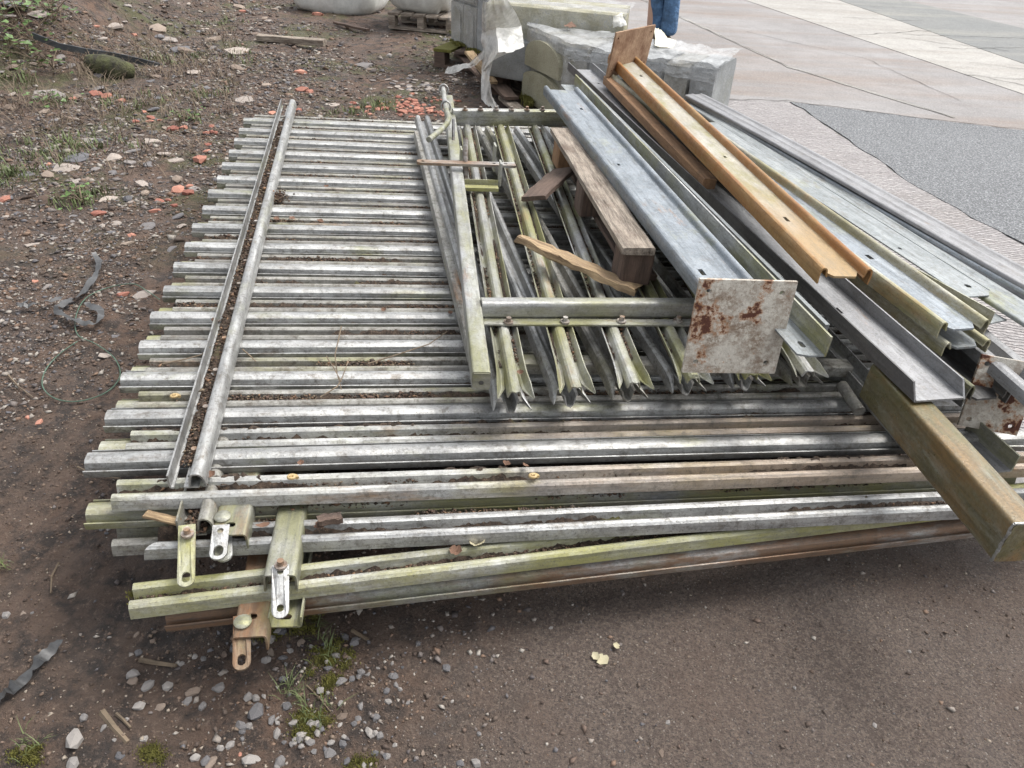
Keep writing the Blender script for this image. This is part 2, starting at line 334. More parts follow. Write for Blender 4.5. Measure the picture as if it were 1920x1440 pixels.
def rnd_poly(pts, r, n=3, closed=False):
    out = []; m = len(pts)
    for i, p in enumerate(pts):
        if not closed and i in (0, m-1): out.append(p); continue
        a = Vector((*pts[i-1], 0)); c = Vector((*pts[(i+1) % m], 0)); b = Vector((*p, 0))
        ra = min(r, (a-b).length*.45); rc = min(r, (c-b).length*.45)
        s = b+(a-b).normalized()*ra; e = b+(c-b).normalized()*rc
        for j in range(n+1):
            t = j/n; q = s*(1-t)**2+b*2*t*(1-t)+e*t*t; out.append((q.x, q.y))
    return out
def thin(poly, t):
    n = len(poly); L = []; Rr = []
    for i, p in enumerate(poly):
        a = Vector(poly[max(i-1, 0)]); b = Vector(poly[min(i+1, n-1)]); d = (b-a).normalized(); nn = Vector((-d.y, d.x))*t/2
        L.append((p[0]+nn.x, p[1]+nn.y)); Rr.append((p[0]-nn.x, p[1]-nn.y))
    return L+Rr[::-1]
def slot(cx, cy, lx, ly, n=10):
    """rounded slot hole"""
    r = min(lx, ly)/2; pts = []
    for i in range(n*2):
        a = 2*math.pi*i/(n*2); x = math.cos(a)*r; y = math.sin(a)*r
        x += (lx/2-r)*(1 if x > 1e-9 else -1) if lx > ly else 0; y += (ly/2-r)*(1 if y > 1e-9 else -1) if ly > lx else 0
        pts.append((cx+x, cy+y))
    return pts
def rect(cx, cy, lx, ly): return [(cx-lx/2, cy-ly/2), (cx+lx/2, cy-ly/2), (cx+lx/2, cy+ly/2), (cx-lx/2, cy+ly/2)]
def plate(outline, holes, t):
    """flat plate in local XY with real holes, thickness t about z=0 -> (verts, faces)"""
    cu = bpy.data.curves.new('plate_outline', 'CURVE'); cu.dimensions = '2D'; cu.fill_mode = 'BOTH'; cu.extrude = t/2
    for ring in [outline]+holes:
        sp = cu.splines.new('POLY'); sp.points.add(len(ring)-1); sp.use_cyclic_u = True
        for q, p in zip(sp.points, ring): q.co = (p[0], p[1], 0, 1)
    o = bpy.data.objects.new('tmp', cu); COL.objects.link(o); dg = bpy.context.evaluated_depsgraph_get()
    me = bpy.data.meshes.new_from_object(o.evaluated_get(dg)); vs = [tuple(v.co) for v in me.vertices]; fs = [tuple(p.vertices) for p in me.polygons]
    bpy.data.objects.remove(o); bpy.data.curves.remove(cu); bpy.data.meshes.remove(me); return vs, fs
def xbox(name, A, B, wy, wz, mat, parent=None, up=None, bev=.0, **kw):
    """bar of rectangular section between two points, centre line A-B, rounded edges"""
    T, L = frame(A, B, up)
    pr = [(-wy/2, -wz/2), (wy/2, -wz/2), (wy/2, wz/2), (-wy/2, wz/2)]
    if bev: pr = rnd_poly(pr, bev, 3, True)
    return place(name, MB().sweep(pr, 0, L).mesh(name), mat, parent, T, **kw)

# ------------------------------------------------ ground, slabs
SLAB = [tuple(P(*q).xy) for q in [(1920, 930), (1700, 560), (1480, 300), (1340, 185)]]
SLAB = [(1.75, -3), (1.56, 1.6)] + SLAB[:1] + [(1.45, 3.0), (1.40, 4.5), (1.38, 6.1), (.9, 6.9), (.4, 9), (-.2, 12), (-1, 30), (60, 60), (60, -3)]
def bank(x, y):
    d = np.clip((-2.95-.02*(y-6)-x)/1.6, 0, 1)*np.clip((y-4.6)/1.6, 0, 1)
    return d*d*(3-2*d)
def gheight(x, y):
    near = np.clip((y-0)/3, .35, 1)
    right = np.clip((.25-x)/.5, .25, 1)
    h = (fbm(x*1.1, y*1.1, 4)-.5)*.06*near*right + (fbm(x*9, y*9, 4)-.5)*.028*right + (fbm(x*35, y*35, 3)-.5)*.010
    h = h + bank(x, y)*(.62+.5*(fbm(x*2.2, y*2.2, 4)-.5)) + (fbm(x*5, y*5, 3)-.5)*.16*bank(x, y)
    ins = inpoly(x, y, SLAB)
    return np.where(ins, -.04, h-.012)
NI, NJ = 560, 520
tt = np.linspace(-1, 1, NI); ty = np.linspace(0, 1, NJ); yy = -1.5+2.1*((32.0)**ty-1)   # denser near
X = np.outer(yy+2.6, tt)*1.25; Y = np.repeat(yy[:, None], NI, 1)
Z = gheight(X, Y)
gv = np.stack([X, Y, Z], -1).reshape(-1, 3)
idx = np.arange(NI*NJ).reshape(NJ, NI); gf = np.stack([idx[:-1, :-1], idx[:-1, 1:], idx[1:, 1:], idx[1:, :-1]], -1).reshape(-1, 4)
def npmesh(name, v, f, smooth=False):
    me = bpy.data.meshes.new(name); me.vertices.add(len(v)); me.vertices.foreach_set('co', np.asarray(v, np.float32).ravel())
    k = f.shape[1]; me.loops.add(f.size); me.loops.foreach_set('vertex_index', f.astype(np.int32).ravel()); me.polygons.add(len(f))
    me.polygons.foreach_set('loop_start', np.arange(0, f.size, k, dtype=np.int32)); me.polygons.foreach_set('loop_total', np.full(len(f), k, np.int32))
    if smooth: me.polygons.foreach_set('use_smooth', np.ones(len(f), bool))
    me.update(calc_edges=True); return me
b = len(gv); gv = np.vstack([gv, [(-150, -150, -.3), (150, -150, -.3), (150, 250, -.3), (-150, 250, -.3)]]); gf = np.vstack([gf, [(b, b+1, b+2, b+3)]])
place('ground', npmesh('ground', gv, gf, True), 'soil', kind='structure')
def gz(x, y): return float(gheight(np.array([x], float), np.array([y], float))[0])

def slabpoly(name, pts, z, mat, th=.03, **kw):
    n = len(pts); mb = MB(); mb.add([(x, y, z) for x, y in pts]+[(x, y, z-th) for x, y in pts], [tuple(range(n))]+[(i, (i+1) % n, n+(i+1) % n, n+i) for i in range(n)])
    return place(name, mb.mesh(name, False), mat, **kw)
def jag(pts, amp, step=.12):
    out = []
    for i in range(len(pts)-1):
        a = Vector(pts[i]); b = Vector(pts[i+1]); n = max(1, int((b-a).length/step)); d = (b-a).normalized(); q = Vector((-d.y, d.x))
        for j in range(n): out.append(tuple(a+(b-a)*j/n+q*random.uniform(-amp, amp)))
    out.append(pts[-1]); return out
X2 = lambda px, py: tuple(P(px, py).xy)
yard = slabpoly('concrete_yard', SLAB, .002, 'slab', kind='structure')
j1 = [X2(1280, 35), X2(1480, 127), X2(1790, 222), X2(1900, 250)]
def ext(a, b, t): return (b[0]+(b[0]-a[0])*t, b[1]+(b[1]-a[1])*t)
rib_edge = [X2(*q) for q in [(1480, 193), (1505, 207), (1575, 255), (1640, 297), (1700, 340), (1790, 393), (1860, 430), (1920, 462)]]
rib_edge.append(ext(rib_edge[-2], rib_edge[-1], 6))
ribbed = [(1.60, 1.2), (1.60, 1.8), (1.49, 3.0), (1.44, 4.5)] + [X2(1340, 187)] + jag(rib_edge, .02, .1)+[(rib_edge[-1][0], 1.2)]
slabpoly('ribbed_concrete', ribbed, .007, 'slab_ribbed', .004, kind='structure')
apx = [X2(1480, 193), X2(1635, 212), X2(1790, 232), X2(1920, 247)]; apx.append(ext(apx[-2], apx[-1], 5))
patch = jag(apx, .012, .1) + [(apx[-1][0], rib_edge[-1][1])] + jag(rib_edge[::-1], .015, .1)
slabpoly('asphalt_patch', patch[:-1], .0095, 'asphalt', .004, kind='structure')
def far_line(a, b, t0, t1):
    a = X2(*a); b = X2(*b); return [ext(b, a, t0), ext(a, b, t1)]
lA = far_line((1395, 0), (1920, 178), 3, 2); lB = far_line((1570, 0), (1920, 120), 5, 2); lC = far_line((1690, 0), (1920, 55), 6, 2)
slabpoly('pale_concrete_strip', lA+lB[::-1], .006, 'slab_pale', .003, kind='structure')
slabpoly('asphalt_strip', jag(lB, .02, 1)+lC[::-1], .009, 'asphalt_far', .003, kind='structure')
def strip_line(name, pts, wd, z, mat, parent=None, amp=.0, step=.15):
    q = jag(pts, amp, step) if amp else pts; L = []; Rr = []
    for i, p in enumerate(q):
        a = Vector(q[max(i-1, 0)]); c = Vector(q[min(i+1, len(q)-1)]); d = (c-a).normalized(); nn = Vector((-d.y, d.x)); k = wd*(random.uniform(.3, 1) if amp else 1)/2
        L.append((p[0]+nn.x*k, p[1]+nn.y*k, z)); Rr.append((p[0]-nn.x*k, p[1]-nn.y*k, z))
    n = len(q); mb = MB().add(L+Rr, [(i, i+1, n+i+1, n+i) for i in range(n-1)]); return place(name, mb.mesh(name, False), mat, parent)
strip_line('slab_joint', [ext(j1[1], j1[0], 2)]+j1[1:3], .05, .006, 'slab_pale', yard, .006)
strip_line('slab_joint', [ext(j1[1], j1[0], 2)]+j1[1:3], .007, .0085, 'dark', yard, .006)
strip_line('slab_joint', [X2(1400, 60), X2(1620, 110), X2(1800, 190)], .008, .006, 'dark', yard, .02)
strip_line('crack', [X2(1345, 187), X2(1390, 190), X2(1475, 192), X2(1640, 212), X2(1790, 232), X2(1925, 247)], .018, .0125, 'dark', yard, .02, .06)
for k in range(10):
    x = random.uniform(1420, 1830); y = (x-1395)*.34+random.uniform(-38, 5)
    if y < -20: y = -5
    pts = [X2(x, y)]; ang = random.choice([-.1, .15, .1, .2, .9])
    for i in range(random.randint(4, 8)):
        ang += random.uniform(-.35, .35); pts.append((pts[-1][0]+.25*math.cos(ang-.45), pts[-1][1]+.25*math.sin(ang-.45)))
    strip_line('crack', pts, .012, .0105, 'dark', yard, .03, .08)

# ------------------------------------------------ profiles (metres)
def mirror(h): return h+[(-y, z) for y, z in h[::-1] if y != 0]
PALE = mirror([(-.0365, .021), (-.0350, .010), (-.0325, .001), (-.0275, 0), (-.0235, .002), (-.0205, .018), (-.0180, .0285), (-.0110, .0330), (0, .0342)])
PALEM = mirror([(-.0365, .000), (-.0350, .014), (-.0325, .0260), (-.0275, .0300), (-.0205, .0308), (-.0150, .0280), (-.0120, .014), (-.009, .003), (0, .001)])
PALEG = mirror([(-.036, .024), (-.031, .012), (-.0265, .001), (-.021, 0), (-.0165, .003), (-.0135, .014), (-.0115, .020), (-.007, .0238), (0, .0245)])
PALE_UP = thin(PALE, .0032); PALE_DN = thin(PALEM, .0032)
def pale_mesh(L, up=True, tip=False, bent=0.0, diag=False, seed=0, gate=False):
    rr = random.Random(seed); a1, a2 = rr.uniform(-.002, .002), rr.uniform(-.003, .003)
    bd = lambda t: (a1*math.sin(t*5+seed), a2*math.sin(t*3.1+seed)+bent*math.sin(t*math.pi))
    mb = MB(); pr = (thin(PALEG, .0032) if gate else PALE_UP) if up else PALE_DN; k = -.13 if tip else 0
    mb.sweep(pr, 0, L+k, 10, cut0=(lambda y, z: (y+.034)*1.2) if diag else None, bend=bd)
    if tip:       # three splayed points
        dy, dz = bd(1)
        half = ((PALEG if gate else PALE) if up else PALEM)[4:13]
        cen = thin(half, .0032); k0 = len(mb.v); mb.sweep([(y+dy, z+dz) for y, z in cen], L-.13, L, 3, cut1=lambda y, z: -.7*abs(y-dy) if abs(y-dy) > .006 else 0)
        for s in (-1, 1):
            el = list(((PALEG if gate else PALE) if up else PALEM)[:5])
            if s > 0: el = [(-y, z) for y, z in el]
            cl = thin(el, .0032); n = len(cl); rows = 5; vs = []
            for i in range(rows+1):
                t = i/rows; out = .013*t**2*s; cy, cz = el[1]
                sh = 1-.85*max(0, t-.6)/.4
                for (y, z) in cl: vs.append((L-.13+.14*t, cy+(y-cy)*sh+out+dy, cz+(z-cz)*sh+dz+.005*t*t))
            fs = [(i*n+j, i*n+(j+1) % n, (i+1)*n+(j+1) % n, (i+1)*n+j) for i in range(rows) for j in range(n)]+[tuple(range(n))[::-1], tuple(rows*n+j for j in range(n))]
            mb.add(vs, fs)
    return mb.mesh('pale', True, 30)
def put_pale(A, B, parent, mat, up=True, tip=False, L=None, label=None, bent=0, diag=False, drop=None, seed=None, gate=False, **kw):
    T, l = frame(A, B); L = L or l
    T = T @ Matrix.Translation((0, 0, -(drop if drop is not None else .0245 if gate else .031)))
    return place('pale', pale_mesh(L, up, tip, bent, diag, seed if seed is not None else random.randint(0, 9999), gate), mat, parent, T, label=label, **kw)
def chan(w_, h, t=.004, r=.006, lip=0): return thin(rnd_poly([(-w_/2, h), (-w_/2, 0), (w_/2, 0), (w_/2, h)], r), t)
def rail(A, B, parent, mat, up=True, holes=((.05, 0, .016, .024),), wd=.062, h=.042, label=None, r=.008, bulb=False):
    """rail channel; floor is a real plate with holes near the A end"""
    T, L = frame(A, B)
    if not up: T = T @ Matrix.Rotation(math.pi, 4, 'X')
    mb = MB(); t = .004; fw = wd/2-r; fp_ = .006 if bulb else fw
    vs, fs = plate([(0, -fw), (L, -fw), (L, fp_), (0, fp_)], [slot(*q) for q in holes], t); mb.add(vs, fs)
    for s in (-1, 1):
        pr = thin(rnd_poly([(s*fw, 0), (s*wd/2, 0), (s*(wd/2+.001), h)], r), t)
        if bulb and (s > 0) == (bulb > 0): pr = thin(rnd_poly([(s*fp_, 0), (s*(fp_+.003), h*.75), (s*(fp_+.007), h), (s*(fp_+.022), h), (s*(fp_+.030), h*.72), (s*(fp_+.034), .002)], .009, 4), t)
        mb.sweep(pr, 0, L, 1)
    o = place('rail', mb.mesh('rail', True, 40), mat, parent, T, label=label); return o, T, L
BOLT = None
def bolt_mesh(r=.007, h=.018, head=True):
    mb = MB(); pr = [(math.cos(a)*r, math.sin(a)*r) for a in [i*math.pi/5 for i in range(10)]]
    RZ = Matrix.Rotation(-math.pi/2, 4, 'Y')
    mb.sweep(pr, 0, h, 1, T=RZ)
    if head: mb.sweep([(y*1.9, z*1.9) for y, z in pr], 0, .006, 1, T=RZ)
    return mb.mesh('bolt', True, 40)
BOLT = bolt_mesh(); BOLT.materials.append(M['bolt'])
def bolt(p, parent, up=None, mesh=None):
    return place('bolt', mesh or BOLT, None, parent, fr3(p, PU, up or PN))
DOME = MB().tube([(0, 0, -.002), (0, 0, .002), (0, 0, .006), (0, 0, .008)], [.017, .018, .014, .002], 14).mesh('bolt', True, 50); DOME.materials.append(M['zinc_green'])

# ------------------------------------------------ the fence panels
GP = 'palisade fence panels stacked flat'
panel1 = root('fence_panel', Q(0, 0, -.05), 'topmost palisade panel, bright pales crossed at the left by a dirt filled rail', 'fence panel', GP)
panel2 = root('fence_panel', Q(.05, .08, -.07), 'turned over palisade panel, its dirty pales lying in gaps of the topmost panel', 'fence panel', GP)
panel3 = root('fence_panel', Q(0, 0, -.12), 'yellow green palisade fence panel whose pale stubs peek out below the two upper panels', 'fence panel', GP)
panel4 = root('fence_panel', Q(.1, 0, -.16), 'palisade panel deep in the stack with a diagonally cut white front pale', 'fence panel', GP)
panel5 = root('fence_panel', Q(.1, -.3, -.2), 'palisade panel with a mossy front pale and a rusty rail end sticking out', 'fence panel', GP)
panel6 = root('fence_panel', Q(.2, -.3, -.26), 'lowest palisade fence panel, rusty edged front pale and a green rail end with slot', 'fence panel', GP)
PM = [pale_mesh(2.42, True, True, seed=i) for i in range(4)]; PMd = [pale_mesh(2.42, False, True, seed=i+9) for i in range(4)]
for m_ in PM: m_.materials.append(M['zinc'])
for m_ in PMd: m_.materials.append(M['zinc_lichen'])
PMg = [m_.copy() for m_ in PM]
for m_ in PMg: m_.materials[0] = M['zinc_olive']
def uvT(u, v, h, ang=0): 
    T = fr3(Q(u, v, h), PU, PN); return T @ Matrix.Rotation(ang, 4, 'Z')
for k in range(17):
    o = place('pale', PM[k % 4], None, panel1, uvT(random.uniform(-.006, .006), k*.161, -.0335, random.uniform(-.0015, .0015)))
for k in range(17):
    v = k*.161+.066+.003*math.sin(k*2.2); u = .047+random.uniform(-.006, .006)
    if k == 0: continue
    place('pale', PMd[k % 4], None, panel2, uvT(u, v, -.0355, random.uniform(-.002, .002)))
put_pale(W(241, 822, -.006), W(1645, 790, -.012), panel2, 'zinc_endrust', False, L=2.3)
put_pale(W(214, 916, -.004), W(1700, 868, -.01), panel2, 'zinc_endrust', False, L=2.3, label='long front pale standing clear of the stack edge')
for k in range(17):
    if k == 0: continue
    place('pale', PMg[k % 4], None, panel3, uvT(-.004+random.uniform(-.004, .004)-.00*k, k*.161-.076, -.070, 0))
put_pale(W(164, 953, -.055), W(1722, 893, -.06), panel3, 'zinc_olive', True, L=2.3, label='yellow green front pale')
put_pale(W(215, 1000, -.10), W(1500, 940, -.13), panel4, 'zinc_lichen', False, L=2.2)
put_pale(W(278, 1006, -.065), W(1775, 938, -.03), panel4, 'zinc', False, L=2.25, label='white front pale with a diagonally cut end', diag=True)
put_pale(W(246, 1115, -.105), W(1560, 962, -.075), panel5, 'zinc_olive', False, L=2.3, label='mossy greenish pale lying askew in front')
put_pale(W(312, 1142, -.16), W(1806, 975, -.12), panel6, 'zinc_rust', True, L=2.3, label='rusty front pale at the bottom')
# rails
r1, T1, L1 = rail(W(350, 914, .004), W(541, 199, .004), panel1, 'zinc', True, holes=[(.035, -.008, .016, .022), (2.68, -.01, .016, .026)], label='rail with dirt and leaves lying in its trough', bulb=-1, wd=.068, h=.034)
for k in range(17):
    p = T1 @ Vector((.13+.161*k-.02, 0, .002)); bolt(p, panel1)
panel1['note'] = ''; del panel1['note']
R2o, T2, L2 = rail(W(366, 1003, -.055), W(545, 260, -.11), panel3, 'zinc_lichen', True, holes=[(.03, -.005, .014, .018)], bulb=-1)
R3o, T3, L3 = rail(W(428, 1004, -.032), W(615, 240, -.04), panel2, 'zinc_green', False, holes=[(.03, 0, .014, .02)], wd=.07, h=.04, r=.014)
R4o, T4, L4 = rail(W(524, 1080, -.055), W(670, 300, -.09), panel4, 'zinc_green', False, holes=[(.03, 0, .014, .02)], wd=.062, h=.045, r=.012)
R5o, T5, L5 = rail(W(467, 1195, -.125), W(600, 380, -.14), panel5, 'rust_rail', False, holes=[(.05, 0, .014, .02)], wd=.062, h=.042, r=.012, label='rusty rail')
R6o, T6, L6 = rail(W(536, 1176, -.155), W(670, 380, -.17), panel6, 'zinc_olive', True, holes=[(.025, .004, .014, .026)], wd=.062, h=.03, label='green stained rail end with a slot')
bigrail, Tb, Lb = rail(Q(2.02, -.1, .004), Q(2.0, 2.6, .004), panel1, 'zinc', True, holes=[(.05, 0, .014, .02)])
def tab(base, end, parent, mat, wd=.034, hole=(.016, .024), kink=.015, label=None):
    T, L = frame(base, end); h = wd/2; n = 8
    outl = [(0, -h), (L-h, -h)]+[(L-h+math.sin(a)*h, -math.cos(a)*h) for a in [math.pi*i/n for i in range(1, n)]]+[(L-h, h), (0, h)]
    vs, fs = plate(outl, [slot(L-h*1.25, 0, hole[1], hole[0]), slot(h*.9, 0, .013, .013)], .005)
    vs = [(x, y, z-kink*min(1, max(0, (x-L*.45)/(L*.25)))) for x, y, z in vs]
    # finer plate so that the kink bends: insert by using the hole vertices only
    return place('fixing_tab', MB().add(vs, fs).mesh('fixing_tab', False), mat, parent, T, label=label)
tab(W(351, 985, -.028), W(346, 1094, -.058), R2o, 'zinc_olive', label='yellowed bent tab')
bolt(W(352, 1003, -.030), R2o); 
tab(W(415, 985, -.027), W(407, 1048, -.038), R3o, 'zinc', hole=(.020, .026), kink=.004)
place('bolt', DOME, None, R3o, fr3(W(417, 969, -.028), PU, PN))
tab(W(419, 990, -.050), W(420, 1053, -.06), R3o, 'zinc_green', kink=.0)
tab(W(526, 1060, -.047), W(524, 1154, -.075), R4o, 'zinc', hole=(.014, .016))
bolt(W(527, 1062, -.048), R4o)
tab(W(454, 1155, -.120), W(451, 1250, -.135), R5o, 'rust_rail')
place('bolt', DOME, None, R5o, fr3(W(455, 1166, -.119), PU, PN))
# timber bearers and packing under the stack keep it off the ground
for i, (a, c) in enumerate([((-.55, 1.0), (-1.25, 4.1)), ((.9, 1.35), (.35, 4.3))]):
    xbox('timber_bearer', (a[0], a[1]+.25, .05), (c[0], c[1]-.2, .06), .09, .09, 'wood_dark', None, (0, 0, 1), .004, label=['dark timber bearer under the left side of the stack of fence panels', 'dark timber bearer under the right side of the stack of fence panels'][i], cat='timber', group='bearers under the panel stack')

# ------------------------------------------------ the gate and the panel beneath it
g2 = root('fence_panel', W(960, 500, .04), 'grey palisade panel lying askew right under the small gate, ridged pales with splayed tips', 'fence panel')
far2 = [(792, 219), (850, 236), (905, 238), (960, 238), (1015, 238), (1070, 238)]; near2 = [(960, 762), (1072, 750), (1181, 741), (1292, 728), (1402, 720), (1512, 712)]
for i, (a, c) in enumerate(zip(far2, near2)):
    put_pale(W(*a, .085), W(*c, .085), g2, ['zinc', 'zinc', 'zinc_lichen'][i % 3], False, True, drop=.0245, label='leftmost pale, nearly upright in view' if i == 0 else None)
xbox('rail', W(795, 262, .045), W(1170, 272, .045), .05, .03, 'zinc', g2, bev=.004)
xbox('rail', W(925, 682, .04), W(1590, 690, .04), .05, .035, 'zinc_lichen', g2, bev=.004)
xbox('stile', W(782, 255, .05), W(893, 690, .045), .028, .05, 'zinc_lichen', g2, bev=.004)
for a in near2: bolt(W(a[0]-22, a[1]-72, .064), g2, mesh=BOLT)

g1 = root('gate', W(900, 500, .1), 'palisade gate leaf with box frame, slide bolt and yellow green spiked pales', 'gate')
far1 = [(876, 232), (938, 232), (1003, 233), (1068, 234), (1133, 235), (1198, 236)]; near1 = [(968, 737), (1083, 727), (1194, 719), (1305, 711), (1414, 704), (1522, 698)]
PL1 = []
for i, (a, c) in enumerate(zip(far1, near1)):
    A, B = W(*a, .147), W(*c, .147); PL1.append((A, B)); put_pale(A, B, g1, ['zinc_green', 'zinc_green', 'zinc_olive'][(i*2) % 3], True, True, gate=True)
stA, stB = W(840, 188, .165), W(902, 714, .165)
xbox('frame_stile', stA, stB, .044, .05, 'zinc_green', g1, bev=.006)
Te, Le = frame(stA, stB); xd = (stB-stA).normalized()
vs, fs = plate(rnd_poly(rect(0, 0, .040, .046), .005, 3, True), [slot(0, -.004, .013, .013)], .003)
# end cap with its hole: local x across, local y up
Tc = Te @ Matrix.Translation((Le+.002, 0, 0)) @ Matrix(((0, 0, 1, 0), (1, 0, 0, 0), (0, 1, 0, 0), (0, 0, 0, 1)))
place('end_cap', MB().add(vs, fs).mesh('end_cap', False), 'zinc_green', g1, Tc)
place('end_cap', MB().box(-.018, .018, -.02, .02, -.0006, .0006).mesh('end_cap', False), 'black_steel', g1, Te @ Matrix.Translation((Le+.0002, 0, 0)) @ Matrix(((0, 0, 1, 0), (1, 0, 0, 0), (0, 1, 0, 0), (0, 0, 0, 1))))  # black sheet behind the cap, painted shade for the hollow in its hole
xbox('frame_rail', W(848, 219, .175), W(1115, 222, .175), .04, .072, 'zinc_green', g1, bev=.008)
xbox('frame_rail', W(902, 577, .175), W(1420, 577, .175), .04, .05, 'zinc_green', g1, bev=.012)
flA, flB = W(902, 604, .151), W(1420, 606, .151)
xbox('fixing_strip', flA, flB, .032, .005, 'zinc_green', g1)
xbox('fixing_strip', W(902, 586, .158), W(1420, 588, .158), .004, .035, 'zinc_lichen', g1)
for i in range(5): bolt(W(953+i*106, 606-i, .153), g1)
for i in range(9): bolt(W(872+i*29, 207, .211), g1, mesh=BOLT)
rod = MB().tube([W(831, 166, .21), W(834, 190, .21), W(837, 207, .215), W(842, 222, .225), W(838, 232, .23), W(826, 244, .235), W(804, 262, .235)], .0115, 10)
place('slide_bolt', rod.mesh('slide_bolt', True, 60), 'zinc_green', g1)
for q in ((832, 168), (836, 200)):
    c = W(*q, .205); ring = [c+Vector((math.cos(a)*.021, .003*math.sin(a), math.sin(a)*.024)) for a in [2*math.pi*i/14 for i in range(15)]]
    place('staple', MB().tube(ring, .0045, 6).mesh('staple', True, 60), 'zinc', g1)
# latch work on the stile
def flatbar(name, A, B, wd, t, mat, parent, holes=(), label=None, rounded=True):
    T, L = frame(A, B); h = wd/2; n = 8
    o = [(L, -h), (L, h), (h, h)]+[(h-math.sin(a)*h, math.cos(a)*h) for a in [math.pi*i/n for i in range(1, n)]]+[(h, -h)]
    vs, fs = plate(o, [slot(x*L, 0, .014, .012) for x in holes], t)
    return place(name, MB().add(vs, fs).mesh(name, False), mat, parent, T, label=label)
flatbar('latch_bar', W(781, 304, .215), W(966, 310, .215), .036, .010, 'zinc_rust', g1, (.06, .78, .9), label='flat bar with holes, rusty at its left end')
place('latch_pin', MB().tube([W(873, 345, .14), W(873, 258, .30)], .0095, 10).mesh('latch_pin', True, 60), 'bolt', g1)
place('latch_pin', MB().tube([W(850, 275, .17), W(850, 224, .25)], .006, 8).mesh('latch_pin', True, 60), 'black_steel', g1)
for (bx, by, h0, h1, wd) in ((863, 318, .16, .245, .018), (925, 318, .16, .26, .018), (936, 345, .16, .245, .012)):
    p = W(bx, by, h0); q = p+PN*(h1-h0); T, L = frame(p, q, PV)
    place('latch_lug', MB().sweep(rnd_poly(rect(0, 0, .007, .05), .003, 2, True), 0, L).mesh('latch_lug'), 'zinc_green', g1, T)
xbox('latch_plate', W(868, 352, .16), W(934, 354, .16), .030, .014, 'zinc_olive', g1, bev=.001)
xbox('latch_plate', W(868, 343, .168), W(934, 345, .168), .004, .03, 'zinc_olive', g1)

# ------------------------------------------------ broken pallet on the gate
pal = root('broken_pallet', W(1130, 400, .17), 'broken wooden pallet edge with thick blocks and a weathered plank, leaning on the gate', 'pallet')
def timber(name, A, B, wy, wz, mat, parent, up=None, jag_=.004, n=8, label=None, cat=None, taper=None):
    T, L = frame(A, B, up); mb = MB(); vs = []; k = 8
    for i in range(n+1):
        t = i/n; sc = taper(t) if taper else 1
        for (y, z) in [(-.5, -.42), (-.44, -.5), (.44, -.5), (.5, -.42), (.5, .42), (.44, .5), (-.44, .5), (-.5, .42)]:
            e = .012 if i in (0, n) else 0
            vs.append((L*t+random.uniform(-e, e)*jag_*150*.3, y*wy*sc+random.uniform(-1, 1)*jag_*.4, z*wz+random.uniform(-1, 1)*jag_*.35))
    fs = [(i*k+j, i*k+(j+1) % k, (i+1)*k+(j+1) % k, (i+1)*k+j) for i in range(n) for j in range(k)]+[tuple(range(k))[::-1], tuple(n*k+j for j in range(k))]
    return place(name, mb.add(vs, fs).mesh(name, True, 25), mat, parent, T, label=label, cat=cat)
timber('plank', W(1054, 245, .28), W(1198, 472, .28), .098, .022, 'wood', pal, jag_=.003, n=14)
for (bx, by) in ((1066, 262), (1112, 345), (1192, 462)):
    t0 = W(bx, by, .268); d = (W(1198, 472, .28)-W(1054, 245, .28)).normalized()
    timber('block', t0-PN*.10, t0, .095, .105, 'wood_brown' if by < 300 else 'wood_dark', pal, up=d, jag_=.002, n=2)
timber('plank', W(972, 446, .225), W(1195, 545, .165), .075, .02, 'wood_fresh', pal, up=PN+PV*.25, jag_=.010, n=16, label='split splintered slat', taper=lambda t: .55+.6*min(1, t*3) - .12*(t > .5))
timber('plank', W(1000, 372, .185), W(1060, 318, .20), .095, .02, 'wood_dark', pal, up=PN+PV*.1-PU*.3, jag_=.009, n=8, label='short broken dark slat')
timber('plank', W(1075, 300, .165), W(1205, 520, .165), .09, .018, 'wood_dark', pal, jag_=.004, n=10)

# ------------------------------------------------ steel posts on top of the stack
def channel(name, A, B, wd, h, mat, holes=(), bev=0.0, up=None, lipped=False, parent=None, lipmat=None, label=None, cat=None, t=.006, flmat=None):
    """posts: web plate with real slots + two flanges. x runs A->B, y right."""
    T, L = frame(A, B, up); rt = root(name, A, label, cat) if parent is None else parent
    fw = wd/2-(.005 if lipped else t)
    ch = bev*.0
    outl = [(0, -fw), (L-(.03 if lipped else 0), -fw), (L, -fw*.62 if lipped else -fw), (L, fw*.62 if lipped else fw), (L-(.03 if lipped else 0), fw), (0, fw)]
    vs, fs = plate(outl, [rect(x if x > 0 else L+x, y, a, b_) for (x, y, a, b_) in holes], t)
    place('web', MB().add(vs, fs).mesh('web', False), mat, rt, T)
    for s in (-1, 1):
        if lipped:
            pl = [(s*fw, 0), (s*(fw+.004), .004), (s*(fw+.005), h*.75), (s*(fw+.010), h), (s*(fw+.019), h*.95), (s*(fw+.023), h*.4), (s*(fw+.021), -.020)]
            pr = thin(rnd_poly(pl, .006, 2), .0045)
            c1 = None
        else:
            pr = [(s*fw, -t/2), (s*wd/2, -t/2), (s*wd/2, h), (s*fw, h)] if s > 0 else [(s*wd/2, -t/2), (s*fw, -t/2), (s*fw, h), (s*wd/2, h)]
            c1 = (lambda y, z: -bev if z > h*.5 else 0)
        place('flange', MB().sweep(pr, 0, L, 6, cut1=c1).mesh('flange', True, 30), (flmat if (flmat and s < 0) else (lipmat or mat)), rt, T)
    return rt, T, L
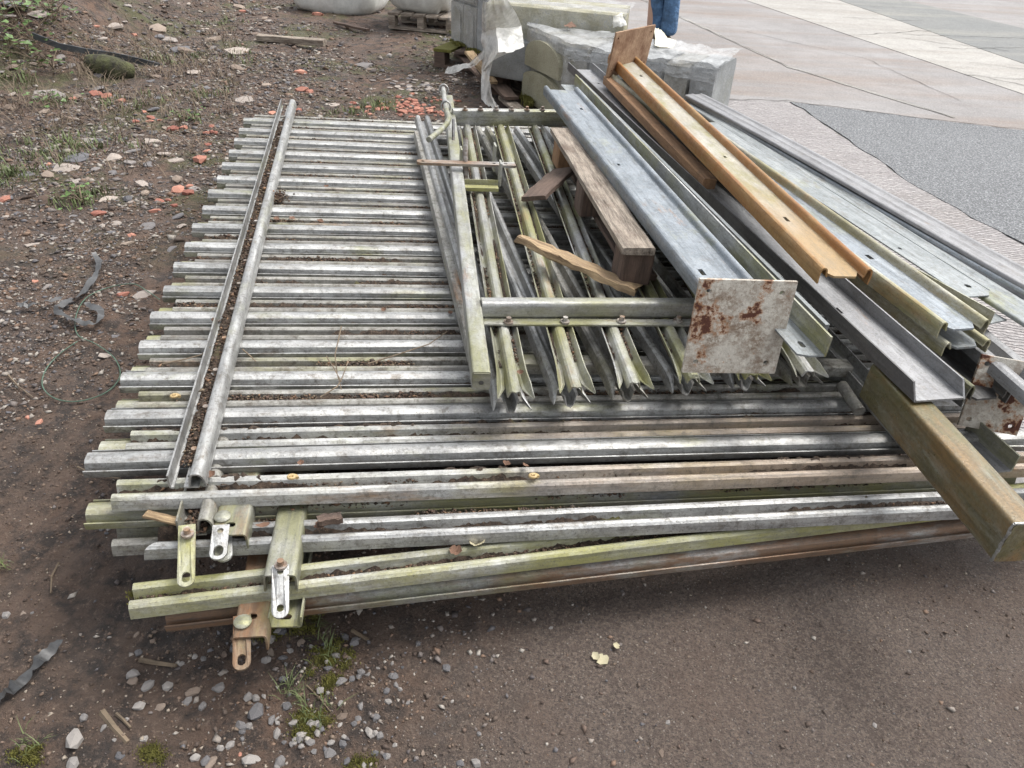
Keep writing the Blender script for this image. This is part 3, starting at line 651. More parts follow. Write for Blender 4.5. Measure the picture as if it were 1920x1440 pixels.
def base_plate(BL, BR, height, parent, mat, t=.010, size_holes=.013, tilt=Vector((0, 0, 1)), hol=True, inset=.03):
    x = BR-BL; Lx = x.length; T = fr3(BL, x, tilt.cross(x).normalized()*-1 if False else x.cross(tilt))
    # local x along the bottom edge, local z = plate normal, local y up the plate
    if (T @ Vector((0, 1, 0)) - T.translation).dot(tilt) < 0: T = fr3(BL, x, -x.cross(tilt))
    hs_ = [slot(a, b_, size_holes*1.1, size_holes) for a in (inset, Lx-inset) for b_ in (inset, height-inset)] if hol else []
    vs, fs = plate([(0, 0), (Lx, 0), (Lx+.004, height), (.003, height)], hs_, t)
    return place('base_plate', MB().add(vs, fs).mesh('base_plate', False), mat, parent, T)
# post 1: galvanised, rusty base plate towards the viewer
p1, Tp1, Lp1 = channel('steel_post', W(1052, 170, .31), W(1372, 552, .31), .128, .018, 'zinc_blue', holes=[(.3, .02, .03, .012), (1.0, -.02, .02, .01), (-.12, -.035, .035, .014)], lipped=True, lipmat='zinc_blue',
    label='bluish galvanised post with a square rust spotted base plate facing the viewer', cat='steel post')
base_plate(W(1278, 697, .16), W(1451, 699, .16), .245, p1, 'rusty_plate', tilt=Vector((.10, .16, 1)).normalized())
# angle 2
T, L = frame(W(1068, 160, .28), W(1530, 668, .28))
p2 = root('steel_angle', W(1068, 160, .28), 'pale galvanised steel angle between the post with the rusty plate and the wide grey channel', 'steel angle')
vs, fs = plate([(0, -.045), (L-.01, -.045), (L, -.02), (L, .021), (0, .021)], [slot(L-.05, -.012, .028, .014), slot(L-.45, -.02, .012, .012), slot(L-1.2, -.01, .028, .014), slot(.6, 0, .02, .012)], .005)
place('web', MB().add(vs, fs).mesh('web', False), 'zinc_plain', p2, T)
place('flange', MB().sweep([(.021, -.0025), (.0265, -.0025), (.0265, .052), (.021, .052)], 0, L, 4).mesh('flange'), 'zinc_green', p2, T)
xbox('back_strip', W(1085, 158, .27), W(1545, 628, .27), .012, .06, 'zinc_plain', p2)
# wide grey channel 3
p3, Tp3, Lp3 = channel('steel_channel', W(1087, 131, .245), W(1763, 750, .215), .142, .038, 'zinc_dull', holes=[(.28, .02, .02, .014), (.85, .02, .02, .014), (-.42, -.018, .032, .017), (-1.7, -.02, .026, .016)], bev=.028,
    label='long wide dull grey steel channel with a shade darkened left flange and cut corners', cat='steel channel', t=.005, flmat='shaded_zinc')
# orange lipped post 4 with a base plate at its far end
p4, Tp4, Lp4 = channel('steel_post', W(1166, 112, .345), W(1584, 520, .345), .112, .024, 'orange_zinc', holes=[(-.38, .0, .035, .012), (.35, .01, .03, .012), (-.95, .01, .02, .01)], lipped=True, lipmat='orange_edge',
    label='orange and yellow stained lipped post on top, brown plate at its far end', cat='steel post')
base_plate(W(1136, 146, .30), W(1208, 126, .30), .215, p4, 'brown_plate', tilt=Vector((-.03, -.25, 1)).normalized(), inset=.03)
# galvanised lipped posts 5 and 6 under it
p5, Tp5, Lp5 = channel('steel_post', W(1172, 150, .29), W(1806, 618, .275), .116, .024, 'zinc_blue', holes=[(-.42, .01, .03, .016), (-.9, .01, .02, .01)], lipped=True, lipmat='yellow_edge',
    label='galvanised lipped post with yellow brown edges, directly under the orange one', cat='steel post')
p6, Tp6, Lp6 = channel('steel_post', W(1230, 220, .23), W(1812, 652, .225), .112, .018, 'zinc_plain', holes=[], lipped=True, lipmat='yellow_edge',
    label='shiny blue grey lipped post whose end shows below the yellow edged post', cat='steel post')
# brown batten beneath the orange post
timber('timber_batten', W(1140, 150, .28), W(1330, 345, .27), .05, .04, 'wood_brown', None, n=6, label='brown timber batten under the far end of the orange post', cat='timber batten')
# olive box post
BA, BB = W(1622, 690, .13), W(1917, 1032, .13)
T, L = frame(W(1660, 682, .205)-PN*.0525, W(1931, 979, .205)-PN*.0525)
bx = root('box_post', T.translation, 'square olive brown box section post with a closed end, lowest right of the pile', 'steel post')
place('post_tube', MB().sweep(rnd_poly(rect(0, 0, .072, .105), .010, 4, True), 0, L).mesh('post_tube', True, 40), 'olive_box', bx, T)
place('end_cap', MB().sweep(rnd_poly(rect(0, 0, .070, .103), .010, 4, True), L+.0005, L+.006).mesh('end_cap', True, 40), 'olive_box', bx, T)
wb = MB()
for s0, s1 in (((-.036, -.052), (-.036, .052)), ((-.036, .052), (.036, .052))):
    pts = [(L+.003+random.uniform(-.001, .001), s0[0]+(s1[0]-s0[0])*i/14, s0[1]+(s1[1]-s0[1])*i/14) for i in range(15)]
    wb.tube(pts, [.0025+random.uniform(0, .0015) for _ in range(15)], 6)
place('weld_bead', wb.mesh('weld_bead'), 'zinc', bx, T)
# second base plate at the right with its post
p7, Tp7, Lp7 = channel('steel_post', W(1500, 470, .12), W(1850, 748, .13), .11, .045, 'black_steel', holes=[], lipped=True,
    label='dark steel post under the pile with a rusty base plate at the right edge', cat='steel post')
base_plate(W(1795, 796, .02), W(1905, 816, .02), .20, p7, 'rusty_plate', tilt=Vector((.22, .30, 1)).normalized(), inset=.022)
# grooved pale strip
lp = put_pale(W(1700, 511, .215), W(2080, 838, .19), None, 'zinc_dull', False, False); tag(lp, 'loose grooved grey pale lying diagonally beside the right hand base plate', 'fence pale'); lp.name = 'loose_pale'
lp.scale = (1, 1.6, 1)
# small angle under the box post
T, L = frame(W(1800, 806, -.01), W(1886, 884, -.01))
sa = root('steel_angle', T.translation, 'short grey steel angle sticking out beneath the right hand base plate', 'steel angle')
place('web', MB().sweep(rect(-.01, 0, .05, .005), 0, L).mesh('web'), 'zinc_dull', sa, T); place('flange', MB().sweep(rect(.0175, .024, .005, .052), 0, L).mesh('flange'), 'zinc_green', sa, T)
# nested crash-barrier style sheets at the right
shp = rnd_poly([(-.060, -.010), (-.058, .0), (-.030, .001), (-.018, .006), (-.006, .001), (.018, .001), (.030, .008), (.042, .001), (.056, .0), (.064, -.012)], .006, 3)
for i in range(5):
    A = W(1304, 178, .288)-PN*.013*i; B = W(2025, 572, .288)-PN*.014*i
    T, L = frame(A, B)
    s_ = thin(shp, .003)
    bd = lambda t, i=i: (.006*math.sin(t*3+i*1.3), .004*math.sin(t*5+i))
    o = place('corrugated_rail', MB().sweep(s_, 0, L-.04*i, 14, bend=bd).mesh('corrugated_rail', True, 35), 'zinc_dull' if i % 2 == 0 else 'zinc_blue', None, T,
        label=['uppermost ribbed galvanised sheet rail of the nested bundle at the right', 'second ribbed sheet rail from the top in the nested bundle at the right', 'middle ribbed sheet rail of the nested bundle at the right', 'fourth ribbed sheet rail from the top in the nested bundle at the right', 'lowest ribbed sheet rail of the nested bundle at the right'][i], cat='steel rail', group='nested sheet rails')
for i, lb_ in enumerate(['upper of the two ribbed sheet rails between the flat holed rail and the nested bundle', 'lower of the two ribbed sheet rails between the flat holed rail and the nested bundle']):
    T, L = frame(W(1308, 196, .262-.016*i), W(1985+8*i, 622+6*i, .258-.018*i))
    place('corrugated_rail', MB().sweep(thin(shp, .003), 0, L, 14, bend=lambda t, i=i: (.004*math.sin(t*4+i), .003*math.sin(t*6+i))).mesh('corrugated_rail', True, 35), 'zinc_plain' if i == 0 else 'zinc_dull', None, T, label=lb_, cat='steel rail', group='nested sheet rails')
# sheet with a hole lying against the bundle
T, L = frame(W(1330, 230, .262), W(1835, 556, .262))
fsx = root('flat_rail', T.translation, 'flat galvanised rail with a hole at its end, between yellow edged post and sheet bundle', 'steel rail')
vs, fs = plate([(0, -.05), (L-.0, -.05), (L-.0, .038), (L-.03, .062), (0, .062)], [slot(L-.06, .015, .022, .018), slot(L-.32, -.02, .016, .012)], .004)
place('web', MB().add(vs, fs).mesh('web', False), 'zinc_plain', fsx, T)
place('flange', MB().sweep(rect(.0655, -.012, .004, .03), 0, L-.03).mesh('flange'), 'zinc_plain', fsx, T)
T, L = frame(W(1650, 480, .235), W(1872, 604, .235))
sb = root('steel_angle', T.translation, 'short bent steel angle end showing under the flat rail with the hole', 'steel angle')
place('web', MB().sweep(rect(0, 0, .07, .004), 0, L).mesh('web'), 'zinc_plain', sb, T); place('flange', MB().sweep(rect(-.037, .018, .004, .04), 0, L).mesh('flange'), 'zinc_green', sb, T)
# scrap stub by the box post
stub = place('pipe_stub', MB().tube([W(1578, 722, .03), W(1612, 772, .02)], .016, 12).mesh('pipe_stub', True, 50), 'zinc_lichen', None, label='short grey pipe stub with a rusty band beside the olive box post', cat='pipe')

# ------------------------------------------------ wrapped concrete stacks and pallets behind
def vbox(name, p, d, a, b, h, mat, parent, j=.0, bev=.01, label=None):
    """upright block: corner p, a metres along d, b metres to the left of d (horizontal), h high"""
    d = Vector((d[0], d[1], 0)).normalized(); T = fr3(p, d, (0, 0, 1))
    pr = rnd_poly([(0, 0), (b, 0), (b, h), (0, h)], bev, 2, True)
    return place(name, MB().sweep(pr, 0, a, 1).mesh(name, True, 30), mat, parent, T, label=label), T
Bc = P(1063, 82, .5); Cc = P(1350, 128, .5); Ac = P(988, 50, .5)
st1 = root('wrapped_block_stack', (Bc.x, Bc.y, 0), 'low row of wrapped concrete kerb blocks with an arched end piece, right behind the gate', 'block stack')
d = (Cc-Bc); Ld = d.length; d.normalize(); n7 = 6; lft = Vector((-d.y, d.x, 0))
for i in range(n7):
    q = Vector((Bc.x, Bc.y, 0))+d*(Ld*i/n7+.004); hh = .36
    vbox('block', (q.x, q.y, .13), d, Ld/n7-.022, .42, hh+random.uniform(-.006, .006), 'block_grey' if i % 2 else 'block', st1, bev=.045)
# arched end piece
dA = (Ac-Bc); LA = dA.length; dA.normalize()
TA = fr3((Bc.x, Bc.y, .02), dA, (0, 0, 1))
place('block', MB().sweep(rnd_poly([(-.30, 0), (-.004, 0), (-.004, .47), (-.30, .47)], .015, 2, True), .0, LA).mesh('block', True, 30), 'block', st1, TA)
nrm = Vector((-dA.y, dA.x, 0)); 
def arch(w_, h0, h1):
    return [(0, 0), (w_, 0), (w_, h0)]+[(w_/2+math.cos(a)*w_/2, h0+math.sin(a)*(h1-h0)) for a in [math.pi*i/12 for i in range(1, 12)]]+[(0, h0)]
for (x0, z0, w_, h0, h1) in ((.03, .25, LA*.86, .08, .19), (.03, .01, LA*.9, .15, .225)):
    vs, fs = plate(arch(w_, h0, h1), [], .035)
    Tq = TA @ Matrix.Translation((x0, .012, z0)) @ Matrix.Rotation(math.pi/2, 4, 'X')
    place('arched_block', MB().add(vs, fs).mesh('arched_block', False), 'block_yellow', st1, Tq)
# crumpled wrap over stack 1
def cloth(name, rows, mat, parent=None, amp=.01, nu=26, nv=18, freq=9, **kw):
    """surface through a grid of control rows (bilinear), crumpled"""
    rows = [[Vector(p) for p in r] for r in rows]; m = len(rows)-1; k = len(rows[0])-1; vs = []
    ox, oy = random.uniform(0, 50), random.uniform(0, 50)
    for j in range(nv+1):
        t = j/nv*m; a = min(int(t), m-1); t -= a
        for i in range(nu+1):
            s = i/nu*k; b_ = min(int(s), k-1); s -= b_
            p = (rows[a][b_]*(1-s)+rows[a][b_+1]*s)*(1-t)+(rows[a+1][b_]*(1-s)+rows[a+1][b_+1]*s)*t
            n1 = float(fbm(np.array([i/nu*freq+ox]), np.array([j/nv*freq+oy]), 4)[0])-.5; n2 = float(fbm(np.array([i/nu*freq+ox+9]), np.array([j/nv*freq+oy+4]), 4)[0])-.5
            vs.append(p+Vector((n2*amp, n1*amp*1.5, (n1+n2)*amp)))
    fs = [(j*(nu+1)+i, j*(nu+1)+i+1, (j+1)*(nu+1)+i+1, (j+1)*(nu+1)+i) for j in range(nv) for i in range(nu)]
    return place(name, MB().add(vs, fs).mesh(name, True, 50), mat, parent, **kw)
up_ = lambda p, z: Vector((p.x, p.y, z))
Bf = Vector((Bc.x, Bc.y, 0)); ou = -lft*.02
cloth('wrap', [[Ac+lft*.0+Vector((0, .1, .015))]+[Bf+d*(Ld*i/5)+lft*.44+Vector((0, 0, .515+.02*(i % 2))) for i in range(6)], [Ac+Vector((0, 0, .02))]+[Bf+d*(Ld*i/5)+ou*.6+Vector((0, 0, .51)) for i in range(6)],
               [Ac*.7+Bc*.3+Vector((-.02, -.01, -.08))]+[Bf+d*(Ld*i/5)+ou+Vector((0, 0, .42)) for i in range(6)]], 'wrap_top', st1, .03, 60, 24, 14)
cloth('wrap', [[Bf+d*(Ld*i/8)+ou*1.4+Vector((0, 0, .47)) for i in range(9)], [Bf+d*(Ld*i/8)+ou*(1.6 if i % 2 else 2.4)+Vector((0, 0, .12)) for i in range(9)]], 'wrap', st1, .03, 60, 16, 16)
def pallet(name, p, d, a, b_, h, label, mat='wood_dark', group=None, nb=3, moss=False):
    d = Vector((d[0], d[1], 0)).normalized(); T0 = fr3(p, d, (0, 0, 1)); rt = root(name, p, label, 'pallet', group)
    for i in range(3):
        y = b_*i/2*.9
        for j in range(nb): place('block', MB().box(a*j/(nb-1)*.9, a*j/(nb-1)*.9+a*.1, y, y+.1, .02, h-.022, j=.003).mesh('block', False), mat, rt, T0)
        place('skid', MB().box(-.003, a+.003, y-.002, y+.098, 0, .02, j=.003).mesh('skid', False), mat, rt, T0)
    nd = 5
    for j in range(nd): place('deck_board', MB().box(-.005+a*j/nd, a*(j+.8)/nd, -.006, b_+.006, h-.022, h, j=.004).mesh('deck_board', False), 'moss' if (moss and j == 0) else mat, rt, T0)
    return rt
pallet('pallet', (Bf+d*.02+lft*.03).to_tuple(), d, Ld*.95, .42, .13, 'dark pallet under the low row of wrapped kerb blocks')
pallet('pallet', (-.40, 6.75, 0), (.42, -.9), .95, .5, .13, 'broken brown pallet sticking out left of the arched end piece', 'wood', moss=False)
p_ls = P(905, 98, .14)
pallet('pallet', (p_ls.x-.40, p_ls.y+.05, 0), (.9, -.3), .95, .9, .14, 'mossy pallet under the tall wrapped block column', 'wood_dark', moss=True)
# low grey block between
b2s = root('concrete_block', P(925, 165, 0), 'low grey concrete block half under the torn sheet, left of the arched end piece', 'concrete block')
q = P(922, 148, .15)
vbox('block', (q.x-.05, q.y+.12, .14), (.8, -.42), .42, .5, .27, 'block_grey', b2s, bev=.03)
# tall column of blocks
qs = P(846, 78, .14); qe = P(893, 97, .14); dd = (qe-qs); wl_ = dd.length; dd.normalize()
st2 = root('wrapped_block_stack', (qs.x, qs.y, .14), 'tall wrapped column of grey concrete blocks with rounded mouldings on the mossy pallet', 'block stack')
for r_ in range(3):
    for c_ in range(2):
        q = qs+dd*(wl_*c_/2)
        vbox('block', (q.x, q.y, .14+r_*.33), dd, wl_/2-.008, .45, .32, 'block', st2, bev=.015)
        vs, fs = plate(arch(wl_/2-.06, .2, .27), [], .02)
        T = fr3((q.x, q.y, .16+r_*.33), dd, (0, 0, 1)) @ Matrix.Translation((.03, -.006, 0)) @ Matrix.Rotation(math.pi/2, 4, 'X')
        place('moulding', MB().add(vs, fs).mesh('moulding', False), 'block', st2, T)
vbox('block', (qe+dd*.01).to_tuple(), dd, .16, .45, 1.0, 'block_grey', st2, bev=.01)
cloth('wrap', [[up_(qs, 1.15)-Vector((.02, .03, 0)), up_(qe, 1.15)+Vector((0, -.03, 0)), up_(qe+dd*.17, 1.15)+Vector((.02, -.02, 0))], [up_(qs, .16)-Vector((.02, .03, 0)), up_(qe, .15)+Vector((0, -.03, 0)), up_(qe+dd*.17, .15)+Vector((.02, -.02, 0))]], 'wrap', st2, .03, 24, 24, 8)
# long lintel stack
la, lb = P(912, 4, .62), P(1172, 29, .62); dl = (lb-la); ll = dl.length; dl.normalize()
st3 = root('wrapped_block_stack', (la.x, la.y, 0), 'long wrapped stack of greenish concrete lintels behind the kerb row', 'block stack')
for i in range(2):
    for k in range(3):
        hh = .235; n_ = Vector((-dl.y, dl.x, 0)); q = la+n_*(.16*k)
        vbox('lintel', (q.x, q.y, .14+i*(hh+.006)), dl, ll-.02*k, .153, hh, 'block_yellow' if (i+k) % 2 else 'block', st3, bev=.015)
n_ = Vector((-dl.y, dl.x, 0))
cloth('wrap', [[la+n_*.5+Vector((0, 0, .01)), lb+n_*.5+Vector((0, 0, .01))], [la+Vector((0, -.02, .012)), lb+Vector((.01, -.02, .012))], [up_(la, .14)-n_*.03, up_(lb, .16)-n_*.03]], 'wrap', st3, .025, 60, 22, 10)
pallet('pallet', (la.x+.05, la.y+.02, 0), dl, ll*.9, .45, .135, 'pallet under the long wrapped lintel stack')
# torn hanging sheet
cloth('plastic_sheet', [[P(905, 2, .75), P(925, -6, .75), P(948, 0, .72)], [P(903, 60, .45), P(930, 55, .5), P(975, 50, .5)], [P(905, 95, .32), P(935, 100, .40), P(985, 88, .42)], [P(902, 130, .20), P(907, 132, .2), P(925, 92, .36)], [P(903, 185, .03), P(912, 190, .03), P(918, 150, .2)], [P(918, 196, .02), P(935, 205, .02), P(930, 195, .05)]], 'sheet', None, .035, 26, 50, 7,
      label='torn translucent plastic sheet hanging from the wrapped stacks down to the ground', cat='plastic sheet')
cloth('plastic_sheet', [[P(906, 92, .35), P(906, 108, .30)], [P(880, 118, .16), P(884, 128, .14)], [P(840, 122, .10), P(834, 138, .04)]], 'sheet', None, .03, 8, 22, 5, label='white tail of torn plastic stretched out left over the soil', cat='plastic sheet')
# bits of broken timber below the stacks
for i, (a, c, wd, m_, lb_) in enumerate([((880, 98, .2), (925, 155, .12), .07, 'wood_fresh', 'splintered pale board leaning out beneath the torn sheet'), ((945, 182, .04), (975, 208, .05), .09, 'wood', 'broken grey board lying at the foot of the arched end piece'), ((905, 130, .08), (960, 185, .08), .1, 'wood_dark', 'dark broken board under the low grey block'), ((860, 95, .1), (925, 168, .05), .08, 'wood_dark', 'dark long board at the edge of the soil below the mossy pallet')]):
    timber('broken_board', P(*a), P(*c), wd, .022, m_, None, up=(0, 0, 1), jag_=.01, n=8, label=lb_, cat='board')
# pallet with white bags, far
pb = P(729, 53, 0); pb2 = P(848, 64, 0)
pallet('pallet', pb.to_tuple(), pb2-pb, (pb2-pb).length, .8, .145, 'brown wooden pallet carrying the white bag', 'wood')
def bag(name, c, sx, sy, sz, lbl, rot=0):
    mb = MB(); n1, n2 = 30, 14; vs = []; o = random.uniform(0, 40)
    for j in range(n2+1):
        ph = math.pi*(j/n2-.5)
        for i in range(n1):
            th = 2*math.pi*i/n1; f = lambda a, e: math.copysign(abs(a)**e, a)
            x = f(math.cos(ph), .35)*f(math.cos(th), .45); y = f(math.cos(ph), .35)*f(math.sin(th), .45); z = f(math.sin(ph), .6)
            nn = float(fbm(np.array([i*.55+o]), np.array([j*.8+o]), 3)[0])-.5
            vs.append((x*sx*(1+nn*.14), y*sy*(1+nn*.14), z*sz*(1+nn*.25)))
    fs = [(j*n1+i, j*n1+(i+1) % n1, (j+1)*n1+(i+1) % n1, (j+1)*n1+i) for j in range(n2) for i in range(n1)]
    return place(name, mb.add(vs, fs).mesh(name, True, 60), 'bag', None, Matrix.Translation(c) @ Matrix.Rotation(rot, 4, 'Z'), label=lbl, cat='bag')
cc = (pb+pb2)/2; bag('white_bag', (cc.x+.02, cc.y+.42, .145+.45), .36, .4, .46, 'big white woven bag standing on the far pallet', math.atan2((pb2-pb).y, (pb2-pb).x))
c1_ = P(628, 8, .08); bag('white_bag', (c1_.x, c1_.y+.35, .15), .46, .4, .2, 'slumped white woven bag on the soil left of the far pallet', -.15)

# ------------------------------------------------ person in jeans walking past (only the trousers are in frame)
fp = P(1231, 82, 0)
per = root('person', fp, 'person in blue jeans standing on the concrete yard behind the wrapped blocks', 'person')
def skinned(name, verts, edges, radii, mat, parent, T, sub=2):
    me = bpy.data.meshes.new(name); me.from_pydata(verts, edges, []); o = bpy.data.objects.new(name, me); COL.objects.link(o)
    sk = o.modifiers.new('s', 'SKIN'); sk.use_smooth_shade = True
    for d_, r_ in zip(me.skin_vertices[0].data, radii): d_.radius = (r_, r_) if not isinstance(r_, tuple) else r_
    me.skin_vertices[0].data[0].use_root = True
    sb_ = o.modifiers.new('u', 'SUBSURF'); sb_.levels = sub; sb_.render_levels = sub
    dg = bpy.context.evaluated_depsgraph_get(); m2 = bpy.data.meshes.new_from_object(o.evaluated_get(dg)); bpy.data.objects.remove(o)
    m2.materials.clear(); return place(name, m2, mat, parent, T)
TP = Matrix.Translation(fp) @ Matrix.Rotation(R(-25), 4, 'Z')
skinned('body', [(0, 0, .98), (0, 0, 1.2), (0, 0, 1.42), (0, 0, 1.52), (0, -.01, 1.62), (0, -.01, 1.72), (.19, 0, 1.40), (.24, .02, 1.13), (.25, -.08, .88), (.25, -.1, .80), (-.19, 0, 1.40), (-.24, .02, 1.13), (-.25, -.08, .88), (-.25, -.1, .80), (.09, 0, .92), (-.09, 0, .92), (.09, 0, .1), (-.085, .03, .1)],
        [(0, 1), (1, 2), (2, 3), (3, 4), (4, 5), (2, 6), (6, 7), (7, 8), (8, 9), (2, 10), (10, 11), (11, 12), (12, 13), (0, 14), (0, 15), (14, 16), (15, 17)],
        [(.15, .11), (.14, .10), (.15, .10), .055, .085, .08, .06, .045, .032, .028, .06, .045, .032, .028, .08, .08, .045, .045], 'skin', per, TP)
skinned('jacket', [(0, 0, .93), (0, 0, 1.2), (0, 0, 1.43), (.19, 0, 1.41), (.24, .02, 1.13), (.25, -.08, .90), (-.19, 0, 1.41), (-.24, .02, 1.13), (-.25, -.08, .90)],
        [(0, 1), (1, 2), (2, 3), (3, 4), (4, 5), (2, 6), (6, 7), (7, 8)], [(.19, .14), (.18, .13), (.17, .12), .085, .065, .05, .085, .065, .05], 'jacket', per, TP)
skinned('jeans', [(0, 0, .95), (.095, 0, .84), (.10, -.03, .50), (.10, .0, .26), (.10, .01, .075), (-.095, 0, .84), (-.06, -.02, .50), (-.035, .05, .26), (-.025, .07, .075)],
        [(0, 1), (1, 2), (2, 3), (3, 4), (0, 5), (5, 6), (6, 7), (7, 8)], [(.17, .13), .10, .078, .082, .088, .10, .078, .082, .088], 'denim', per, TP)
for x, y in ((.10, -.02), (-.03, .03)):
    skinned('shoe', [(x, y+.05, .05), (x, y-.05, .045), (x, y-.14, .035)], [(0, 1), (1, 2)], [.045, .045, .035], 'shoe', per, TP)
skinned('hair', [(0, .02, 1.70), (0, .0, 1.76)], [(0, 1)], [.095, .08], 'hair', per, TP)
# sack of paper on the wrap
cloth('paper_sack', [[P(1227, 52, .55), P(1240, 56, .55)], [P(1228, 84, .53), P(1252, 70, .56)], [P(1262, 92, .52), P(1268, 74, .54)]], 'paper', None, .012, 12, 12, 5, label='crumpled pale printed paper sack lying on the wrapped kerb blocks', cat='paper sack')
cloth('plastic_scrap', [[P(1150, 30, .64), P(1165, 24, .64)], [P(1150, 52, .56), P(1176, 48, .58)]], 'sheet', None, .02, 12, 12, 5, label='crumpled clear plastic with a red mark on the end of the long lintel stack', cat='plastic scrap')
cloth('dead_leaf', [[P(1057, 47, .55), P(1070, 42, .56)], [P(1066, 52, .54), P(1084, 49, .55)]], 'leaf', None, .015, 8, 8, 4, label='dark red dead leaf on top of the wrapped kerb blocks', cat='leaf')

# ------------------------------------------------ odd things on the soil
timber('loose_plank', P(484, 70, .03), P(609, 80, .03), .075, .05, 'wood', None, up=(0, 0, 1), jag_=.008, n=10, label='weathered grey plank lying alone on the far soil', cat='plank')
timber('loose_plank', P(628, 42, .02), P(690, 56, .02), .05, .02, 'wood_dark', None, up=(0, 0, 1), jag_=.006, n=6, label='thin dark lath on the soil left of the far pallet', cat='plank')
def gpt(px, py, dz=0.0):
    z = 0.0
    for _ in range(12):
        p = P(px, py, z); z = .5*z+.5*(gz(p.x, p.y)+dz)
    return P(px, py, z)
edg = [gpt(60, 62, .10), gpt(110, 82, .08), gpt(160, 92, .07), gpt(215, 100, .06), gpt(260, 110, .05), gpt(298, 120, .02)]
T = None; mb = MB(); vs = []
for i, p in enumerate(edg): vs += [p+Vector((0, 0, -.04)), p+Vector((0, .0, .004)), p+Vector((0, .012, .004)), p+Vector((0, .012, -.04))]
fs = [(i*4+j, i*4+(j+1) % 4, (i+1)*4+(j+1) % 4, (i+1)*4+j) for i in range(len(edg)-1) for j in range(4)]
place('edging_strip', mb.add(vs, fs).mesh('edging_strip', True, 40), 'black_plastic', None, label='black plastic edging strip running down the bank', cat='edging strip')
place('mossy_log', MB().tube([gpt(168, 118, .03), gpt(195, 124, .05), gpt(222, 130, .05), gpt(248, 134, .03)], [.06, .085, .08, .05], 12).mesh('mossy_log', True, 50), 'log', None, label='dark mossy log under the black edging strip', cat='log')
# twine loops and plastic ribbons
def curve_thing(name, pts, r, mat, label, cat, flat_=False, dz=.01, n=5, w_=.02):
    q = [gpt(x, y, dz) for x, y in pts]; out = []
    m = len(q)
    for i in range(m-1):
        p0, p1, p2, p3 = q[max(i-1, 0)], q[i], q[i+1], q[min(i+2, m-1)]
        for k in range(n):
            t = k/n; out.append(.5*((2*p1)+(p2-p0)*t+(2*p0-5*p1+4*p2-p3)*t*t+(3*p1-p0-3*p2+p3)*t**3))
    out.append(q[-1])
    if not flat_: me = MB().tube(out, r, 6).mesh(name, True, 60)
    else:
        vs = []
        for i, p in enumerate(out):
            dd_ = (out[min(i+1, len(out)-1)]-out[max(i-1, 0)]).normalized(); s = dd_.cross(Vector((0, 0, 1))).normalized(); a = .5*math.sin(i*.7); ww = w_*random.uniform(.6, 1)
            v = (s*math.cos(a)+Vector((0, 0, 1))*math.sin(a))*ww/2; lift = Vector((0, 0, .012+.012*random.random())); vs += [p+v+lift, p-v+lift]
        me = MB().add(vs, [(2*i, 2*i+1, 2*i+3, 2*i+2) for i in range(len(out)-1)]).mesh(name, True, 70)
    return place(name, me, mat, None, label=label, cat=cat)
curve_thing('twine_loop', [(300, 562), (275, 545), (248, 532), (200, 540), (160, 560), (142, 595), (146, 628), (180, 645), (215, 672), (225, 705), (200, 735), (150, 752), (105, 748), (80, 725), (85, 695), (110, 665), (145, 640)], .0019, 'twine', 'dull green baling twine lying in two loops on the mud left of the panels', 'twine', dz=.012)
curve_thing('plastic_ribbon', [(178, 482), (188, 500), (176, 530), (150, 560), (118, 578), (108, 590), (140, 606), (170, 614), (190, 605), (188, 588), (165, 576)], 0, 'film', 'torn grey plastic ribbon curled on the mud by the green twine', 'plastic ribbon', True, w_=.03)
curve_thing('plastic_ribbon', [(118, 566), (90, 572), (60, 580), (38, 580), (60, 572)], 0, 'film', 'short flattened plastic ribbon left of the curled one', 'plastic ribbon', True, w_=.02)
curve_thing('plastic_ribbon', [(0, 1318), (30, 1298), (55, 1275), (85, 1240), (118, 1212)], 0, 'film', 'dark torn plastic strip pressed into the mud at the lower left', 'plastic ribbon', True, w_=.035, dz=.0)

# ------------------------------------------------ stones: countable ones as things, the rest as stuff
def rock_mesh(name, flatn, seed, mat):
    import bmesh
    rr = random.Random(seed); bm = bmesh.new(); bmesh.ops.create_icosphere(bm, subdivisions=1, radius=1)
    for v in bm.verts: v.co *= rr.uniform(.72, 1.15); v.co.z *= flatn
    # chop with planes for facets
    for i in range(4):
        n_ = Vector((rr.uniform(-1, 1), rr.uniform(-1, 1), rr.uniform(-.2, 1)*flatn)).normalized()
        r_ = bmesh.ops.bisect_plane(bm, geom=bm.verts[:]+bm.edges[:]+bm.faces[:], plane_co=n_*rr.uniform(.5, .8)*(flatn if abs(n_.z) > .7 else 1), plane_no=n_, clear_outer=True)
        bmesh.ops.contextual_create(bm, geom=[e for e in r_['geom_cut'] if isinstance(e, bmesh.types.BMEdge)])
    me = bpy.data.meshes.new(name); bm.to_mesh(me); bm.free(); me.materials.append(M[mat]); return me
ROCKS = {k: [rock_mesh(k, f, i*13+j, k2) for i in range(7)] for j, (k, f, k2) in enumerate([('stone', .62, 'stone'), ('slate', .16, 'slate'), ('brick', .42, 'brick'), ('tan', .3, 'tan_stone')])}
def rock(kind, name, px, py, size_px, label, cat, group, dz=.0):
    p = gpt(px, py); dist = (p-CAMP).length; s = size_px/FPX*dist/2
    o = place(name, random.choice(ROCKS[kind]), None, None, label=label, cat=cat, group=group)
    fl = {'stone': .3, 'slate': .12, 'brick': .2, 'tan': .3}[kind]
    o.matrix_basis = Matrix.Translation(p+Vector((0, 0, s*fl*.45+dz))) @ Matrix.Rotation(random.uniform(0, 6.28), 4, 'Z') @ Matrix.Rotation(random.uniform(-.35, .35), 4, 'X') @ Matrix.Diagonal((s*random.uniform(.85, 1.25), s*random.uniform(.7, 1), s*random.uniform(.8, 1.1), 1))
    return o
